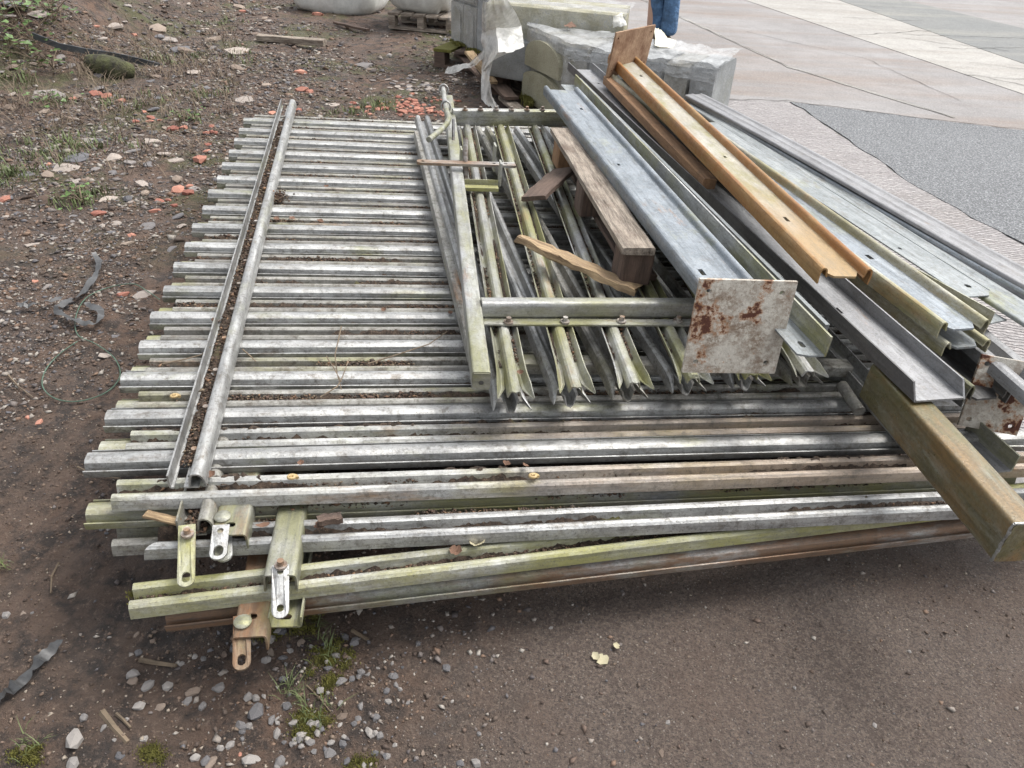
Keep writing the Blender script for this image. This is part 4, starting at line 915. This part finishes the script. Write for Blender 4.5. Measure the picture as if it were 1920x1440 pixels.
LM = [((350, 1090), 'the bent yellow tab'), ((451, 1245), 'the lowest rusty tab'), ((530, 1180), 'the slotted green rail end'), ((590, 1350), 'the mossy gravel patch'), ((100, 1260), 'the dark plastic strip'), ((1128, 1235), 'the pale crumpled leaf'), ((215, 1365), 'the broad bark strip'), ((290, 1240), 'the thin bark strip'),
      ((240, 110), 'the black edging strip'), ((545, 73), 'the loose grey plank'), ((545, 200), 'the far end of the top rail'), ((440, 225), 'the far left corner of the panels'), ((400, 300), 'the left ends of the far pales'), ((200, 560), 'the upper twine loop'), ((110, 745), 'the lower twine loop'), ((20, 330), 'the grass at the left edge'), ((150, 375), 'the green weed clump'), ((700, 200), 'the brick rubble'), ((350, 350), 'the pale ends by the brick bits'), ((30, 30), 'the ivy'), ((560, 1000), 'the white front pale'), ((1500, 1000), 'the mid front edge of the panels'), ((400, 600), 'the middle of the top rail')]
_used = {}
ORD = ['', 'second ', 'third ', 'fourth ', 'fifth ', 'sixth ', 'seventh ', 'eighth ', 'ninth ', 'tenth ', 'eleventh ', 'twelfth ']
def where(what, x, y, s):
    (lx, ly), nm = min(LM, key=lambda q: (q[0][0]-x)**2+(q[0][1]-y)**2); dx, dy = x-lx, y-ly
    dr = ('right of' if dx > 0 else 'left of') if abs(dx) > abs(dy) else ('below' if dy > 0 else 'above')
    sz = 'tiny' if s < 12 else 'small' if s < 20 else 'medium' if s < 30 else 'large'
    key = (what, sz, dr, nm); k = _used.get(key, 0); _used[key] = k+1
    return f"{ORD[min(k, 11)]}{sz} {what} {dr} {nm}"
# near grey stones, positions read off the photograph
near_stones = [(260, 1225, 20), (256, 1190, 14), (250, 1265, 30), (250, 1278, 24), (275, 1288, 28), (314, 1288, 30), (290, 1185, 10), (363, 1298, 26), (410, 1292, 28), (261, 1325, 28), (300, 1327, 22), (380, 1325, 22), (158, 1345, 18), (143, 1385, 38), (195, 1365, 14), (215, 1388, 10), (272, 1386, 16), (224, 1418, 22), (137, 1433, 30), (42, 1402, 18), (480, 1310, 22), (482, 1335, 44), (452, 1362, 28), (508, 1352, 20), (505, 1200, 20), (508, 1225, 20), (565, 1205, 22), (545, 1222, 16), (420, 1228, 22), (382, 1235, 14), (566, 1380, 26), (520, 1375, 22), (598, 1360, 18), (630, 1230, 20), (583, 1393, 18), (618, 1412, 26), (640, 1345, 28), (470, 1425, 34), (526, 1430, 32), (395, 1432, 28), (430, 1398, 22), (413, 1404, 20), (616, 1255, 22), (640, 1278, 24), (565, 1400, 16), (672, 1270, 16), (690, 1265, 12), (740, 1268, 20), (742, 1285, 14), (754, 1252, 10), (750, 1293, 14), (728, 1315, 16), (712, 1380, 20), (697, 1380, 14), (735, 1245, 9), (766, 1318, 12), (723, 1418, 14), (863, 1432, 20), (1253, 1355, 14), (1100, 1200, 8), (793, 1412, 12), (1033, 1178, 10), (848, 1315, 8), (664, 1358, 20), (652, 1428, 20), (1240, 1413, 16), (205, 1195, 8), (45, 1152, 16), (286, 1203, 14), (190, 993, 14), (200, 1000, 10), (205, 992, 12), (60, 1150, 10), (12, 1155, 22), (393, 1155, 38), (1380, 1380, 10), (1490, 1290, 9), (1640, 1360, 12), (1705, 1222, 9)]
for (x, y, s) in near_stones:
    rock('stone' if random.random() < .75 else 'tan', 'stone', x, y, s*.92, where('stone chip', x, y, s), 'stone', 'loose stone chips in the foreground')
for i in range(70):
    x = random.gauss(590, 120); y = random.uniform(1180, 1438)
    if y < 1150+abs(x-560)*.25: continue
    rock('stone', 'stone', x, y, random.uniform(9, 22), 'angular grey or pinkish stone chip lying loose on the near ground', 'stone', 'loose stone chips in the foreground')
bricks = [(10, 375, 30), (185, 401, 26), (336, 358, 26), (356, 350, 18), (352, 362, 26), (298, 378, 18), (316, 376, 14), (326, 386, 16), (374, 300, 32), (389, 272, 14), (389, 284, 16), (398, 248, 14), (404, 249, 14), (398, 238, 12), (388, 250, 14), (346, 240, 18), (325, 243, 22), (284, 222, 18), (281, 228, 14), (255, 228, 14), (300, 226, 12), (272, 210, 12), (203, 182, 22), (182, 178, 22), (228, 190, 18), (138, 186, 14), (251, 66, 14), (596, 28, 22), (566, 170, 30), (580, 174, 18), (272, 1408, 0), (564, 138, 26), (231, 552, 22), (75, 792, 16), (52, 783, 12), (248, 442, 16), (290, 396, 20), (66, 528, 12), (455, 22, 14), (92, 310, 14), (180, 50, 12), (1435, 0, 0), (510, 213, 18), (560, 208, 18), (450, 1415, 10), (565, 1303, 8)]
for (x, y, s) in bricks:
    if s: rock('brick', 'brick_fragment', x, y, s*1.1, where('orange brick fragment', x, y, s), 'brick fragment', 'scattered orange brick fragments')
for i in range(150):
    x = random.gauss(770, 55); y = random.gauss(205, 13)
    if not (640 < x < 890 and 165 < y < 222): continue
    if y > 150+ (x-600)*.0+70: continue
    rock('brick', 'brick_fragment', x, y, random.uniform(5, 15)*(1+.5*(random.random() < .12)), 'broken orange brick fragment on the soil', 'brick fragment', 'scattered orange brick fragments')
for i in range(60):
    x = random.gauss(785, 35); y = random.gauss(162, 8)
    rock('slate', 'slate_chip', x, y, random.uniform(8, 18), 'small dark slate chip heaped beside the brick rubble', 'slate chip', 'slate chips beside the rubble')
for i in range(230):
    x = random.uniform(0, 720); y = random.uniform(0, 470)**1.0
    if x > 430 and y > 200: continue
    if x > 420-(y-200)*.35 and y > 200: continue
    k = random.random()*.8; s = random.choice([8, 10, 12, 15, 20, 30]) * (.8 if y < 60 else 1)
    rock('slate' if k < .65 else 'tan', 'slate_piece' if k < .65 else 'stone_piece', x, y, s*random.uniform(.8, 1.4), 'flat grey or buff stone flake on the weedy soil' if k < .65 else 'flattish buff stone on the weedy soil', 'stone', 'stone flakes on the weedy soil' if k < .65 else 'buff stones on the weedy soil')
for (x, y, s, kd) in [(95, 182, 60, 'slate'), (212, 50, 46, 'slate'), (338, 95, 50, 'slate'), (350, 98, 40, 'tan'), (450, 98, 50, 'slate'), (400, 76, 30, 'tan'), (295, 57, 32, 'tan'), (148, 298, 55, 'slate'), (120, 318, 60, 'slate'), (90, 330, 26, 'tan'), (50, 328, 36, 'slate'), (330, 302, 34, 'slate'), (285, 250, 26, 'slate'), (278, 310, 30, 'slate'), (210, 325, 30, 'slate'), (240, 375, 24, 'stone'), (268, 553, 40, 'slate'), (88, 538, 24, 'slate'), (195, 667, 30, 'slate'), (215, 632, 18, 'slate'), (682, 123, 45, 'slate'), (30, 10, 60, 'slate'), (75, 28, 46, 'slate'), (20, 205, 30, 'tan'), (445, 130, 30, 'tan'), (500, 162, 26, 'tan'), (448, 15, 30, 'tan'), (160, 122, 30, 'tan'), (198, 138, 30, 'tan'), (22, 128, 26, 'tan'), (730, 105, 16, 'stone'), (530, 85, 16, 'tan')]:
    rock(kd, 'slate_piece' if kd == 'slate' else 'stone_piece', x, y, s, where('flat grey stone flake' if kd == 'slate' else 'buff stone', x, y, s), 'stone', 'stone flakes on the weedy soil' if kd == 'slate' else 'buff stones on the weedy soil')

OCT = np.array([(1, 0, 0), (-1, 0, 0), (0, 1, 0), (0, -1, 0), (0, 0, 1), (0, 0, -1)], float)
OF = np.array([(0, 2, 4), (2, 1, 4), (1, 3, 4), (3, 0, 4), (2, 0, 5), (1, 2, 5), (3, 1, 5), (0, 3, 5)])
def crumbs(name, pts, sizes, mat, flatz=.6, sink=.3, **kw):
    n = len(pts); v = np.repeat(OCT[None], n, 0)*(RNG.uniform(.55, 1.2, (n, 6, 1)))
    v += RNG.uniform(-.25, .25, v.shape)
    # random rotation about z and a tilt
    a = RNG.uniform(0, 2*np.pi, n); c, s = np.cos(a)[:, None], np.sin(a)[:, None]
    v[..., 0] *= RNG.uniform(.7, 1.5, (n, 1)); v[..., 2] *= flatz*RNG.uniform(.5, 1.3, (n, 1))
    b_ = RNG.uniform(-.7, .7, n)[:, None]; y, z = v[..., 1]*np.cos(b_)-v[..., 2]*np.sin(b_), v[..., 1]*np.sin(b_)+v[..., 2]*np.cos(b_)
    x, y = v[..., 0]*c-y*s, v[..., 0]*s+y*c
    v = np.stack([x, y, z], -1)*sizes[:, None, None]; v += pts[:, None, :]; v[..., 2] += (sizes*(flatz*(1-sink)-.1))[:, None]*.6
    f = (OF[None]+6*np.arange(n)[:, None, None]).reshape(-1, 3)
    return place(name, npmesh(name, v.reshape(-1, 3), f), mat, None, kind='stuff', **kw)
def scatter(n, x0, x1, y0, y1, dens=None):
    x = RNG.uniform(x0, x1, n*3); y = RNG.uniform(y0, y1, n*3); k = ~inpoly(x, y, SLAB)
    if dens is not None: k &= RNG.random(n*3) < dens(x, y)
    x, y = x[k][:n], y[k][:n]; return np.stack([x, y, gheight(x, y)], -1)
def psize(n, lo, hi, p=2.6):
    u = RNG.random(n); return (lo**(1-p)+u*(hi**(1-p)-lo**(1-p)))**(1/(1-p))
cl = lambda x, y, s, t: np.clip((fbm(x*s, y*s, 4)-t)*6, 0.05, 1)
a = scatter(26000, -2.4, 1.8, .5, 3.2, lambda x, y: cl(x, y, 2.3, .42)*np.where(x > 0, .22, 1)); crumbs('soil_crumbs', a, psize(len(a), .0016, .007), 'grit', label='fine soil crumbs and grit on the near ground', cat='soil crumbs')
a = scatter(15000, -2.4, 1.8, .5, 3.2, lambda x, y: cl(x, y, 1.3, .42)*np.exp(-((x+.28)/.45)**2)*1.0+.06); crumbs('gravel', a, psize(len(a), .002, .011, 2.4), 'gravel', label='dark mixed gravel on the near ground below the panels', cat='gravel')
a = scatter(6500, -.5, 1.8, .5, 2.2, lambda x, y: .25+.0*x); crumbs('gravel', a, psize(len(a), .0009, .0035, 2.9), 'gravel', label='tiny pale stones pressed into the compacted near ground', cat='gravel')
a = scatter(42000, -5.5, .6, 3.0, 7.0, lambda x, y: cl(x, y, 1.1, .42)); crumbs('gravel', a, psize(len(a), .004, .028, 2.7), 'gravel', .5, label='gravel and rubble on the soil beyond the panels', cat='gravel')
a = scatter(34000, -4.2, -1.1, 1.8, 5.0, lambda x, y: cl(x, y, 1.6, .45)); crumbs('gravel', a, psize(len(a), .003, .017, 2.7), 'gravel', .5, label='dark gravel on the soil left of the panels', cat='gravel')
a = scatter(26000, -8.5, .4, 6.5, 13, lambda x, y: cl(x, y, .9, .42)); crumbs('gravel', a, psize(len(a), .006, .04, 2.8), 'gravel', .5, label='far gravel scattered over the soil and the bank', cat='gravel')

# ------------------------------------------------ litter lying in the grooves
def litter_pts(A, B, wd, n, amp=1.0, clump=4.0, thr=.45, hgt=.006, up=None):
    A = np.array(A); B = np.array(B); L = np.linalg.norm(B-A); t = RNG.random(n*4); o = RNG.uniform(0, 90)
    den = np.clip((fbm(t*L*clump+o, t*0+o, 4)-thr)*7, 0, 1); t = t[RNG.random(n*4) < den][:n]
    dirn = (B-A)/L; side = np.cross(np.array(PN), dirn); w_ = RNG.normal(0, .35, len(t)).clip(-.5, .5)*wd
    mound = np.clip(fbm(t*L*9+o+3, t*0+o, 3), 0, 1)
    return A+dirn*(t*L)[:, None]+side*w_[:, None]+np.array(PN)*(RNG.random(len(t))*hgt*mound)[:, None]
def ribbons(name, lines, mat, **kw):
    V = []; F = []; base = 0; nc = 6
    for (A, B, wd, hh, thr) in lines:
        A = np.array(A); B = np.array(B); L = np.linalg.norm(B-A); n = int(L/.007); t = np.linspace(0, 1, n); o = RNG.uniform(0, 90)
        dirn = (B-A)/L; side = np.cross(np.array(PN), dirn)
        den = np.clip((fbm(t*L*3.5+o, t*0+o, 4)-thr)*5, 0, 1)
        for c in range(nc):
            q = c/(nc-1)*2-1; jj = RNG.uniform(-.12, .12, n)
            z = -.004+(hh*den*(1-.8*q*q)*(.1+1.4*fbm(t*L*60+o, t*0+c*1.7, 4)))*1.0+RNG.uniform(-.0012, .0012, n)
            V.append(A+dirn*(t*L)[:, None]+side*((q+jj*.5)*wd/2)[:, None]+np.array(PN)*z[:, None])
        g = base+np.arange(nc*n).reshape(nc, n); F.append(np.stack([g[:-1, :-1], g[1:, :-1], g[1:, 1:], g[:-1, 1:]], -1).reshape(-1, 4)); base += nc*n
    return place(name, npmesh(name, np.vstack(V), np.vstack(F), False), mat, None, kind='stuff', **kw)
RB = []
for k in range(1, 17):
    v = k*.161+.066+.003*math.sin(k*2.2); RB.append((Q(.05, v, -.028), Q(2.2, v, -.028), .048 if k < 10 else .038, .030 if k < 8 else .026, .36 if k < 9 else .43))
    RB.append((Q(.1, k*.161-.026, -.025), Q(2.2, k*.161-.026, -.025), .016, .014, .46)); RB.append((Q(.1, k*.161+.026, -.025), Q(2.2, k*.161+.026, -.025), .018, .018, .44))
for (A, B, wd, h, th) in [((225, 916, -.028), (1690, 868, -.034), .05, .030, .31), ((250, 822, -.030), (1640, 790, -.036), .05, .030, .33), ((190, 953, -.08), (1720, 893, -.085), .05, .018, .30),
                     ((300, 1006, -.089), (1770, 938, -.054), .046, .029, .31), ((250, 1115, -.129), (1560, 962, -.099), .044, .025, .30), ((560, 1104, -.184), (1806, 975, -.144), .06, .022, .32)]: RB.append((W(*A), W(*B), wd, h, th))
RB.append((T1 @ Vector((.07, -.008 if False else .008, .0)), T1 @ Vector((2.62, .008, .0)), .046, .016, .05))
for (A, B) in PL1:
    sv = (B-A).normalized().cross(PN); ed_ = (B-A).normalized()*.14
    for q in (-.0235, .0235): RB.append((A+sv*q-PN*.0235, B+sv*q-PN*.0235-ed_, .011, .012, .36))
ribbons('soil_in_grooves', RB, 'groove_soil', label='dark brown soil settled in the grooves of the stacked pales', cat='soil')
pts = []
for k in range(1, 17):
    v = k*.161+.066+.003*math.sin(k*2.2); pts.append(litter_pts(Q(.05, v, -.018), Q(1.9, v, -.018), .026, 1500 if k < 9 else 900, thr=.47 if k < 8 else .5, hgt=.020))
    pts.append(litter_pts(Q(.25, k*.161+.022, -.02), Q(1.8, k*.161+.026, -.02), .012, 160, thr=.55, hgt=.006))
for (A, B, wd, n, h) in [((300, 915, -.028), (1690, 868, -.034), .026, 2600, .02), ((330, 822, -.03), (1640, 790, -.036), .026, 2400, .02), ((300, 960, -.06), (1700, 900, -.06), .03, 500, .006),
                         ((470, 985, -.085), (1770, 938, -.05), .026, 2600, .018), ((250, 1117, -.13), (1560, 962, -.095), .03, 2200, .012), ((600, 1100, -.17), (1806, 975, -.14), .03, 900, .01)]:
    pts.append(litter_pts(W(*A), W(*B), wd, n, thr=.42, hgt=h))
for i, (A, B) in enumerate(PL1):
    s = (B-A).normalized().cross(PN)
    for q in (-.021, .021): pts.append(litter_pts(A+s*q-PN*.021, B+s*q-PN*.021-(B-A).normalized()*.15, .007, 420, thr=.42, hgt=.006))
pts = np.vstack(pts)
crumbs('leaf_litter', pts, psize(len(pts), .0022, .008, 2.2), 'litter', .55, label='brown leaf litter and dirt lying in the grooves of the pales', cat='leaf litter')
pr = litter_pts(T1 @ Vector((.06, 0, .004)), T1 @ Vector((2.62, 0, .004)), .040, 5200, thr=.24, hgt=.016)
crumbs('leaf_litter', pr, psize(len(pr), .0022, .0085, 2.2), 'litter', .5, label='brown leaf litter filling the trough of the top rail', cat='leaf litter')
pr = litter_pts(T2 @ Vector((.0, 0, .004)), T2 @ Vector((.3, 0, .004)), .038, 900, thr=.1, hgt=.02)
crumbs('leaf_litter', pr, psize(len(pr), .003, .009, 2.2), 'litter', .5, label='leaf litter in the rail end with the yellowed tab', cat='leaf litter')
# clump on the panel and leaves
pr = np.array([Q(.255, 1.555, .005)])+RNG.normal(0, 1, (700, 3))*np.array([.022, .02, .009]); crumbs('soil_clump', pr, psize(700, .003, .007), 'litter', .6, label='dark clump of soil stuck beside the top rail', cat='soil clump')
def leaf_mesh(seed, bend=.3):
    rr = random.Random(seed); n = 7; vs = []; 
    for i in range(n+1):
        t = i/n; w_ = math.sin(math.pi*min(1, t*1.02))**.7*.42*(1+rr.uniform(-.25, .25))
        for s in (-1, 0, 1): vs.append((t-.5, s*w_+rr.uniform(-.03, .03), bend*(s*s*w_*.9)+bend*.5*(t-.5)**2*4+rr.uniform(-.04, .04)))
    fs = [(i*3+j, i*3+j+1, (i+1)*3+j+1, (i+1)*3+j) for i in range(n) for j in range(2)]
    return MB().add(vs, fs).mesh('leaf', True, 60)
LEAVES = [leaf_mesh(i, .2+.15*i) for i in range(5)]
for m_ in LEAVES: m_.materials.append(M['leaf'])
LPALE = [m_.copy() for m_ in LEAVES]
for m_ in LPALE: m_.materials[0] = M['leaf_pale']
def leaf(p, s, pale=False, label='', group=None, nm='dead_leaf', name2=None):
    o = place(nm, random.choice(LPALE if pale else LEAVES), None, None, label=label, cat='leaf', group=group)
    o.matrix_basis = Matrix.Translation(p) @ Matrix.Rotation(random.uniform(0, 6.3), 4, 'Z') @ Matrix.Rotation(random.uniform(-.4, .4), 4, 'X') @ Matrix.Scale(s, 4); return o
GL = 'dead leaves on the panels'; _li = 0
for (x, y, h, s) in [(518, 412, .0, .05), (547, 410, .0, .045), (612, 350, 0, .035), (600, 418, 0, .05), (395, 893, 0, .04), (720, 582, 0, .03), (493, 987, -.05, .055), (600, 985, -.05, .05), (975, 700, .13, .03), (950, 872, 0, .035), (985, 873, 0, .03), (1050, 625, .13, .03), (1165, 620, .13, .03), (565, 870, 0, .03), (405, 605, 0, .05), (1183, 362, .15, .035), (845, 588, .0, .03)]:
    leaf(W(x, y, h+.006), s*.6, False, ['curled brown leaf on the pales right of the top rail, far part', 'brown leaf just right of the other curled one by the rail', 'thin brown leaf far up on the pales', 'brown leaf on the middle of the far pales', 'reddish leaf beside the near end of the top rail', 'small leaf on the pales left of the gate frame', 'dark crumpled leaf on the white pale by the yellow bracket', 'brown leaf beside the rotten wood lump', 'small leaf stuck at the first gate spike', 'orange brown leaf in the long front groove', 'second brown leaf in the long front groove, further right', 'leaf between the first and second gate spikes', 'leaf in the groove between the gate spikes under the third bolt', 'small leaf low on the long front pale left of the middle', 'brown leaf against the top rail, middle', 'leaf on the gate pale under the weathered plank', 'tiny leaf on the pales left of the gate stile'][_li], GL); _li += 1
leaf(W(893, 1020, -.085), .045, True, 'pale cream leaf on the mossy front pale', None); leaf(W(855, 1035, -.09), .03, False, 'brown leaf beside the cream leaf on the mossy front pale', None)
leaf(gpt(1130, 1237, .004), .032, True, 'pale yellow crumpled leaf flat on the near ground', None); leaf(gpt(1118, 1232, .004), .024, True, 'small piece of pale leaf touching the big pale leaf', None); leaf(gpt(1155, 1213, .004), .018, True, 'little pale leaf scrap behind the big one', None)
for (x, y) in ((328, 745), (548, 897), (1000, 895)):
    c = W(x, y, .002); sp = [c+Vector((math.cos(a)*.011*(1-a/14), math.sin(a)*.008*(1-a/14), .002+.0005*a)) for a in [i*.5 for i in range(22)]]
    place('snail_shell', MB().tube(sp, [.0025+.0022*(1-i/22) for i in range(22)], 7).mesh('snail_shell', True, 70), 'snail', None, label={328: 'yellow snail shell in the groove near the left ends of the pales', 548: 'pink white snail shell right of the top rail end', 1000: 'snail shell in the dirt of the long front pale'}[x], cat='snail shell')
# twigs
def twig(pts, r, label, group='dry twigs'):
    return place('twig', MB().tube(pts, [r*(1-.5*i/len(pts)) for i in range(len(pts))], 5).mesh('twig', True, 60), 'straw', None, label=label, cat='twig', group=group)
def wt(L_, h): return [W(x, y, h+.004+.006*(i % 2)) for i, (x, y) in enumerate(L_)]
twig(wt([(640, 612), (634, 640), (628, 665), (632, 700), (640, 730)], .015), .002, 'upright bent dry stem on the pales', None)
twig(wt([(600, 745), (632, 725), (640, 712), (655, 672)], .02), .002, 'dry stem forked over the pales near the middle', None)
twig(wt([(612, 668), (626, 690), (640, 716)], .025), .0018, 'short dry stem crossing the forked one', None)
twig(wt([(690, 682), (760, 660), (805, 645), (838, 622)], .02), .0022, 'long thin dry twig pointing to the gate', None)
twig(wt([(305, 682), (345, 674), (378, 665), (395, 650)], .01), .0022, 'twig caught against the top rail', None)
twig(wt([(455, 655), (470, 668), (480, 678)], .01), .0022, 'tiny dark twig right of the top rail', None)
def gt(L_, dz=.01): return [gpt(x, y, dz) for x, y in L_]
twig(gt([(15, 703), (35, 725), (62, 745)]), .003, 'dry twig on the mud at the far left', None)
twig(gt([(145, 875), (165, 885), (190, 893), (225, 897)]), .003, 'forked twig on the mud by the pale ends', None)
twig(gt([(110, 1055), (97, 1080), (95, 1112)]), .0025, 'curved straw stem on the mud at the left', None)
twig(gt([(262, 1237), (290, 1243), (330, 1248)], .004), .006, 'flat brown bark strip on the mud', None)
twig(gt([(192, 1335), (215, 1365), (240, 1392)], .0), .008, 'broad brown bark strip sunk in the mud', None)
twig(gt([(218, 1338), (232, 1350), (245, 1364)], .004), .004, 'orange brown splinter of wood on the mud', None)
twig(gt([(660, 1182), (690, 1200)], .003), .005, 'flat reddish wood chip on the near ground', None)
twig(gt([(575, 1285), (600, 1310), (620, 1335)], .004), .0018, 'thin dead grass stem among the near gravel', None)
# orange cut-off tip lying on front pale
timber('wood_splinter', W(272, 963, -.035), W(335, 978, -.03), .02, .006, 'wood_fresh', None, n=5, jag_=.003, label='orange wood splinter lying across the yellow green pale end', cat='wood splinter')
timber('wood_lump', W(595, 977, -.03), W(640, 970, -.03), .022, .016, 'wood_dark', None, n=6, jag_=.006, label='brown lump of rotten wood on the white front pale', cat='wood lump')

# ------------------------------------------------ grass, moss, weeds, ivy
def blades(name, centres, nper, rad, hgt, mat, label, wd=.0025, cat='grass', lean=.6):
    C_ = np.repeat(np.array(centres), nper, 0); n = len(C_); a = RNG.uniform(0, 6.28, n); rr_ = np.abs(RNG.normal(0, .5, n))*rad
    b_ = C_.copy(); b_[:, 0] += np.cos(a)*rr_; b_[:, 1] += np.sin(a)*rr_
    h = hgt*RNG.uniform(.35, 1, n); la_ = RNG.uniform(0, 6.28, n); ln = RNG.uniform(.1, 1, n)*lean*h
    dx, dy = np.cos(la_), np.sin(la_); px_, py_ = -dy*wd, dx*wd
    v = np.zeros((n, 5, 3)); v[:, 0] = b_+np.stack([px_, py_, 0*h], -1); v[:, 1] = b_-np.stack([px_, py_, 0*h], -1)
    m_ = b_+np.stack([dx*ln*.35, dy*ln*.35, h*.65], -1); v[:, 2] = m_+np.stack([px_, py_, 0*h], -1)*.8; v[:, 3] = m_-np.stack([px_, py_, 0*h], -1)*.8
    v[:, 4] = b_+np.stack([dx*ln, dy*ln, h], -1)
    f = np.array([(0, 1, 3), (0, 3, 2), (2, 3, 4)])[None]+5*np.arange(n)[:, None, None]
    return place(name, npmesh(name, v.reshape(-1, 3), f.reshape(-1, 3)), mat, None, kind='stuff', label=label, cat=cat)
tu = [gpt(x+random.gauss(0, sx), y+random.gauss(0, sy)) for (x, y, sx, sy, n) in [(20, 330, 14, 8, 9), (150, 380, 22, 8, 9), (130, 280, 40, 12, 12), (400, 180, 18, 4, 7), (90, 190, 16, 5, 5), (250, 190, 35, 6, 9), (360, 225, 14, 4, 4), (390, 110, 50, 8, 9), (330, 115, 30, 6, 6), (60, 300, 40, 10, 8), (420, 45, 40, 8, 6), (190, 270, 30, 8, 7), (700, 205, 22, 5, 7), (660, 215, 15, 3, 4), (40, 150, 25, 15, 6)] for _ in range(n)]
blades('grass', [tuple(p) for p in tu], 16, .12, .055, 'grass', 'short weedy grass patches on the soil beyond the panels', .003, lean=1.2)
tn = [gpt(x+random.gauss(0, 12), y+random.gauss(0, 8)) for (x, y) in [(560, 1320), (540, 1300), (575, 1335), (600, 1180), (590, 1350), (630, 1230), (60, 1390), (20, 1060)] for _ in range(2)]
blades('grass', [tuple(p) for p in tn], 12, .03, .04, 'grass', 'thin green grass blades among the near gravel', .001, lean=1.5)
mo = [gpt(x+random.gauss(0, s), y+random.gauss(0, s*.6)) for (x, y, s, n) in [(580, 1345, 26, 14), (640, 1235, 16, 8), (600, 1230, 16, 6), (270, 1415, 16, 6), (65, 1415, 16, 6), (500, 1190, 14, 6), (670, 1430, 12, 5), (575, 1180, 20, 6), (620, 1290, 20, 6)] for _ in range(n)]
blades('moss', [tuple(p) for p in mo], 260, .020, .007, 'moss', 'yellow green moss between the near stones', .0011, 'moss')
mp = [W(x+random.uniform(-8, 8), y, -.128) for x, y in [(262, 1112), (275, 1108), (290, 1108), (440, 1090), (470, 1083), (455, 1087), (800, 1042), (830, 1038), (860, 1033), (760, 1048), (785, 1044), (880, 1030), (490, 1080), (310, 1108)] for _ in range(3)]
blades('moss', [tuple(p) for p in mp], 240, .016, .009, 'moss', 'bright moss growing in the groove of the front pale', .0011, 'moss')
ms = [P(x+random.uniform(-8, 8), y+random.uniform(-6, 6), .14+.02) for x, y in [(845, 65), (855, 72), (868, 82), (880, 90), (862, 76), (890, 96)] for _ in range(3)]
blades('moss', [tuple(p) for p in ms], 150, .05, .02, 'moss', 'thick moss on the edge of the pallet under the tall column', .003, 'moss')
ms = [P(990+random.uniform(-8, 8), 192+random.uniform(-8, 8), .05) for _ in range(10)]
blades('moss', [tuple(p) for p in ms], 160, .04, .035, 'moss', 'yellow green moss tuft at the foot of the arched end piece', .003, 'moss')
st = [gpt(random.uniform(0, 450), random.triangular(0, 330, 120)) for _ in range(210)]
blades('dead_stems', [tuple(p) for p in st], 9, .16, .11, 'straw', 'dead stems and straw lying over the weedy soil', .0022, 'dead stems', 3.2)
def plant(name, centres, n, size, label, cat='plant', mat='ivy', spread=.12, rise=.1):
    rt = root(name, centres[0], label, cat); mb = MB(); sm = MB()
    for i in range(n):
        c = Vector(random.choice(centres)); p = c+Vector((random.gauss(0, spread), random.gauss(0, spread), abs(random.gauss(0, rise))+.02)); s = size*random.uniform(.5, 1.1)
        T = Matrix.Translation(p) @ Matrix.Rotation(random.uniform(0, 6.3), 4, 'Z') @ Matrix.Rotation(random.uniform(-.7, .7), 4, 'X')
        mb.add([(-.5*s, 0, 0), (-.2*s, -.5*s, .08*s), (.1*s, -.25*s, .1*s), (.6*s, 0, 0), (.1*s, .25*s, .1*s), (-.2*s, .5*s, .08*s)], [(0, 1, 2, 3), (0, 3, 4, 5)], T)
        if i % 3 == 0: sm.tube([c, (c+p)/2+Vector((0, 0, .02)), p], .003, 4)
    f_ = place('leaves', mb.mesh('leaves', False), mat, rt); f_['kind'] = 'stuff'
    place('stem', sm.mesh('stem'), 'straw', rt)
plant('ivy', [gpt(x, y, .03) for x, y in ((10, 20), (25, 45), (40, 60), (60, 75), (20, 90), (100, 40), (95, 20), (45, 20))], 170, .055, 'trailing ivy on the soil bank at the top left corner')
plant('bramble', [gpt(x, y, .02) for x, y in ((60, 110), (75, 125), (100, 130), (55, 95))], 46, .05, 'small leafy bramble shoots below the black edging strip', rise=.05)
plant('weed', [gpt(x, y, .01) for x, y in ((140, 370), (155, 380))], 40, .03, 'leafy green weed on the dark gravel left of the panels', spread=.06, rise=.02)
plant('weed', [gpt(x, y, .01) for x, y in ((350, 224), (362, 226))], 30, .03, 'small green weed just above the left corner of the panels', spread=.05, rise=.02)
plant('weed', [gpt(x, y, .01) for x, y in ((90, 192), (110, 196))], 30, .035, 'dark green weed in front of the big flat stone at the left', spread=.07, rise=.02)
